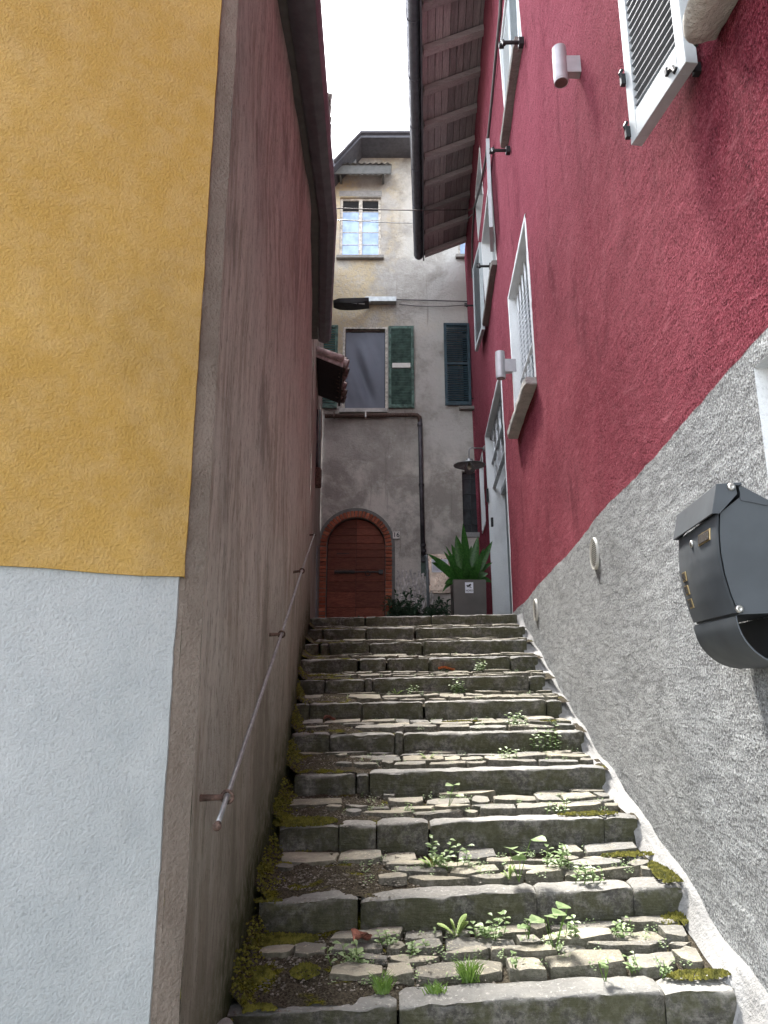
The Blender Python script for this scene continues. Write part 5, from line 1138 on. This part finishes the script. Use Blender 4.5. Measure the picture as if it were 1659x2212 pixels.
for a_ in [(969, 1872, 'weed', .11, 'tall leafy green sprig at mid-width of the second cobbled tread'), (935, 1872, 'fern', .07, 'small bright fern left of the tall sprig on the second tread', 'fern'),
           (1121, 1898, 'broadleaf_weed', .13, 'two long-stalked round leaves standing on the second tread'), (1100, 1895, 'fern', .06, 'little fern at the foot of the long-stalked round leaves', 'fern'), (1205, 1872, 'weed', .08, 'pale bushy weed on the second tread before the long kerb stone'),
           (1262, 1905, 'weed', .07, 'low spreading weed near the right front of the second tread'), (985, 2018, 'fern', .09, 'bright fern with open fronds at the foot of the second kerb', 'fern'), (1062, 2025, 'weed', .08, 'leafy clump right of the bright fern under the second kerb'),
           (1198, 2052, 'broadleaf_weed', .12, 'broad-leaved plant with large rounded leaves on the lowest tread'), (1240, 2030, 'weed', .07, 'dark clump behind the large rounded leaves against the kerb'), (1141, 2035, 'broadleaf_weed', .07, 'small two-leaved seedling left of the large rounded leaves'),
           (1345, 2022, 'weed', .06, 'small weed under the kerb crack at the right of the lowest tread'), (758, 2082, 'weed', .07, 'bright green clump alone beside the mossy earth on the lowest tread'), (855, 2042, 'weed', .06, 'trailing weed just right of the brown dead leaf'),
           (905, 2056, 'weed', .06, 'creeping leafy weed above the grey cobbles at mid-left of the lowest tread'), (1012, 2112, 'grass_tuft', .09, 'tuft of bright grass between cobbles in the middle of the lowest tread', 'grass tuft'),
           (826, 2135, 'grass_tuft', .07, 'shorter grass tuft at the front left of the lowest tread', 'grass tuft'), (942, 2143, 'grass_tuft', .05, 'sparse little grass tuft at the front edge between the two larger tufts', 'grass tuft'), (1308, 2120, 'broadleaf_weed', .06, 'flat leaved weed at the right front of the lowest tread'),
           (1362, 2092, 'weed', .05, 'small mossy weed along the right cobbles of the lowest tread'), (1430, 2100, 'weed', .05, 'bluish small weed next to the flat stone at the far right of the lowest tread'), (1112, 2098, 'broadleaf_weed', .05, 'tiny rosette between two grey cobbles on the lowest tread'),
           (1186, 1620, 'weed', .12, 'large pale leafy weed climbing the kerb on the fourth tread'), (1090, 1640, 'weed', .06, 'small weed just left of the large pale one on the fourth tread'), (925, 1640, 'fern', .06, 'small fern at mid-width of the fourth tread', 'fern'),
           (1118, 1568, 'weed', .08, 'rounded pale weed on the fifth tread'), (967, 1743, 'broadleaf_weed', .09, 'single heart-shaped leaf on a stalk before the third kerb'), (1205, 1752, 'weed', .06, 'low green weed at the right of the third tread'),
           (880, 1752, 'weed', .05, 'tiny white-green weed at mid-left of the third tread'), (993, 1496, 'weed', .09, 'rounded pale weed alone on the sixth tread'), (1041, 1438, 'weed', .08, 'pale weed right of the orange leaf on the seventh tread'),
           (895, 1448, 'weed', .06, 'small upright weed left of the orange leaf on the seventh tread'), (856, 1450, 'fern', .06, 'small fern at the left of the seventh tread', 'fern')]:
    weed(a_[0], a_[1], a_[2], a_[3]*1.35, a_[4], a_[5] if len(a_) > 5 else 'weed', seed=3)
m = MB(); st = MB(); rr = random.Random(21)                    # tiny plants in the joints
for i in range(230):
    n = rr.choice([1, 1, 1, 2, 2, 2, 3, 3, 4, 5, 6, 7, 8]); Y = nosY(n)+.14+rr.random()*(RUN-.16); X = stair_left(Y)+.35+rr.random()*(stair_right(Y)-stair_left(Y)-.45); p = Vector((X, Y, treadZ(X, Y)-.012))
    for k in range(rr.randint(2, 5)): sprig(m, st, p+Vector((rr.gauss(0, .014), rr.gauss(0, .008), 0)), rr.uniform(.012, .03), 4, .009, rr)
o = m.build('small_weeds', LF1, None); props(o, 'tiny green seedlings scattered in the joints of the cobbled steps', 'weeds', kind='stuff')
def dead(px, py, L, W_, mat, label, ang):
    p = ontread(px, py)+Vector((0, 0, .014)); m = MB()
    def f_(u, v):
        w_ = math.sin(PI*min(1, u*.96+.02))**.6*W_*(1+.25*math.sin(9*u)); x = (u-.5)*L; y = (v-.5)*w_; z = .35*W_*(abs(v-.5)*2)**2+.010*math.sin(u*5)
        return (p.x+x*math.cos(ang)-y*math.sin(ang), p.y+x*math.sin(ang)+y*math.cos(ang), p.z+z)
    m.grid(10, 6, f_); o = m.build('fallen_leaf', mat, None, smooth=True); props(o, label, 'dead leaf')
dead(781, 2040, .075, .07, DRY, 'curled reddish brown dead leaf under the second kerb stone', .8); dead(965, 1450, .14, .05, DRYO, 'orange dead leaf lying on the seventh tread', .1); dead(713, 1492, .08, .05, DRY, 'small pale brown dead leaf in shade at the left of the sixth tread', .4)
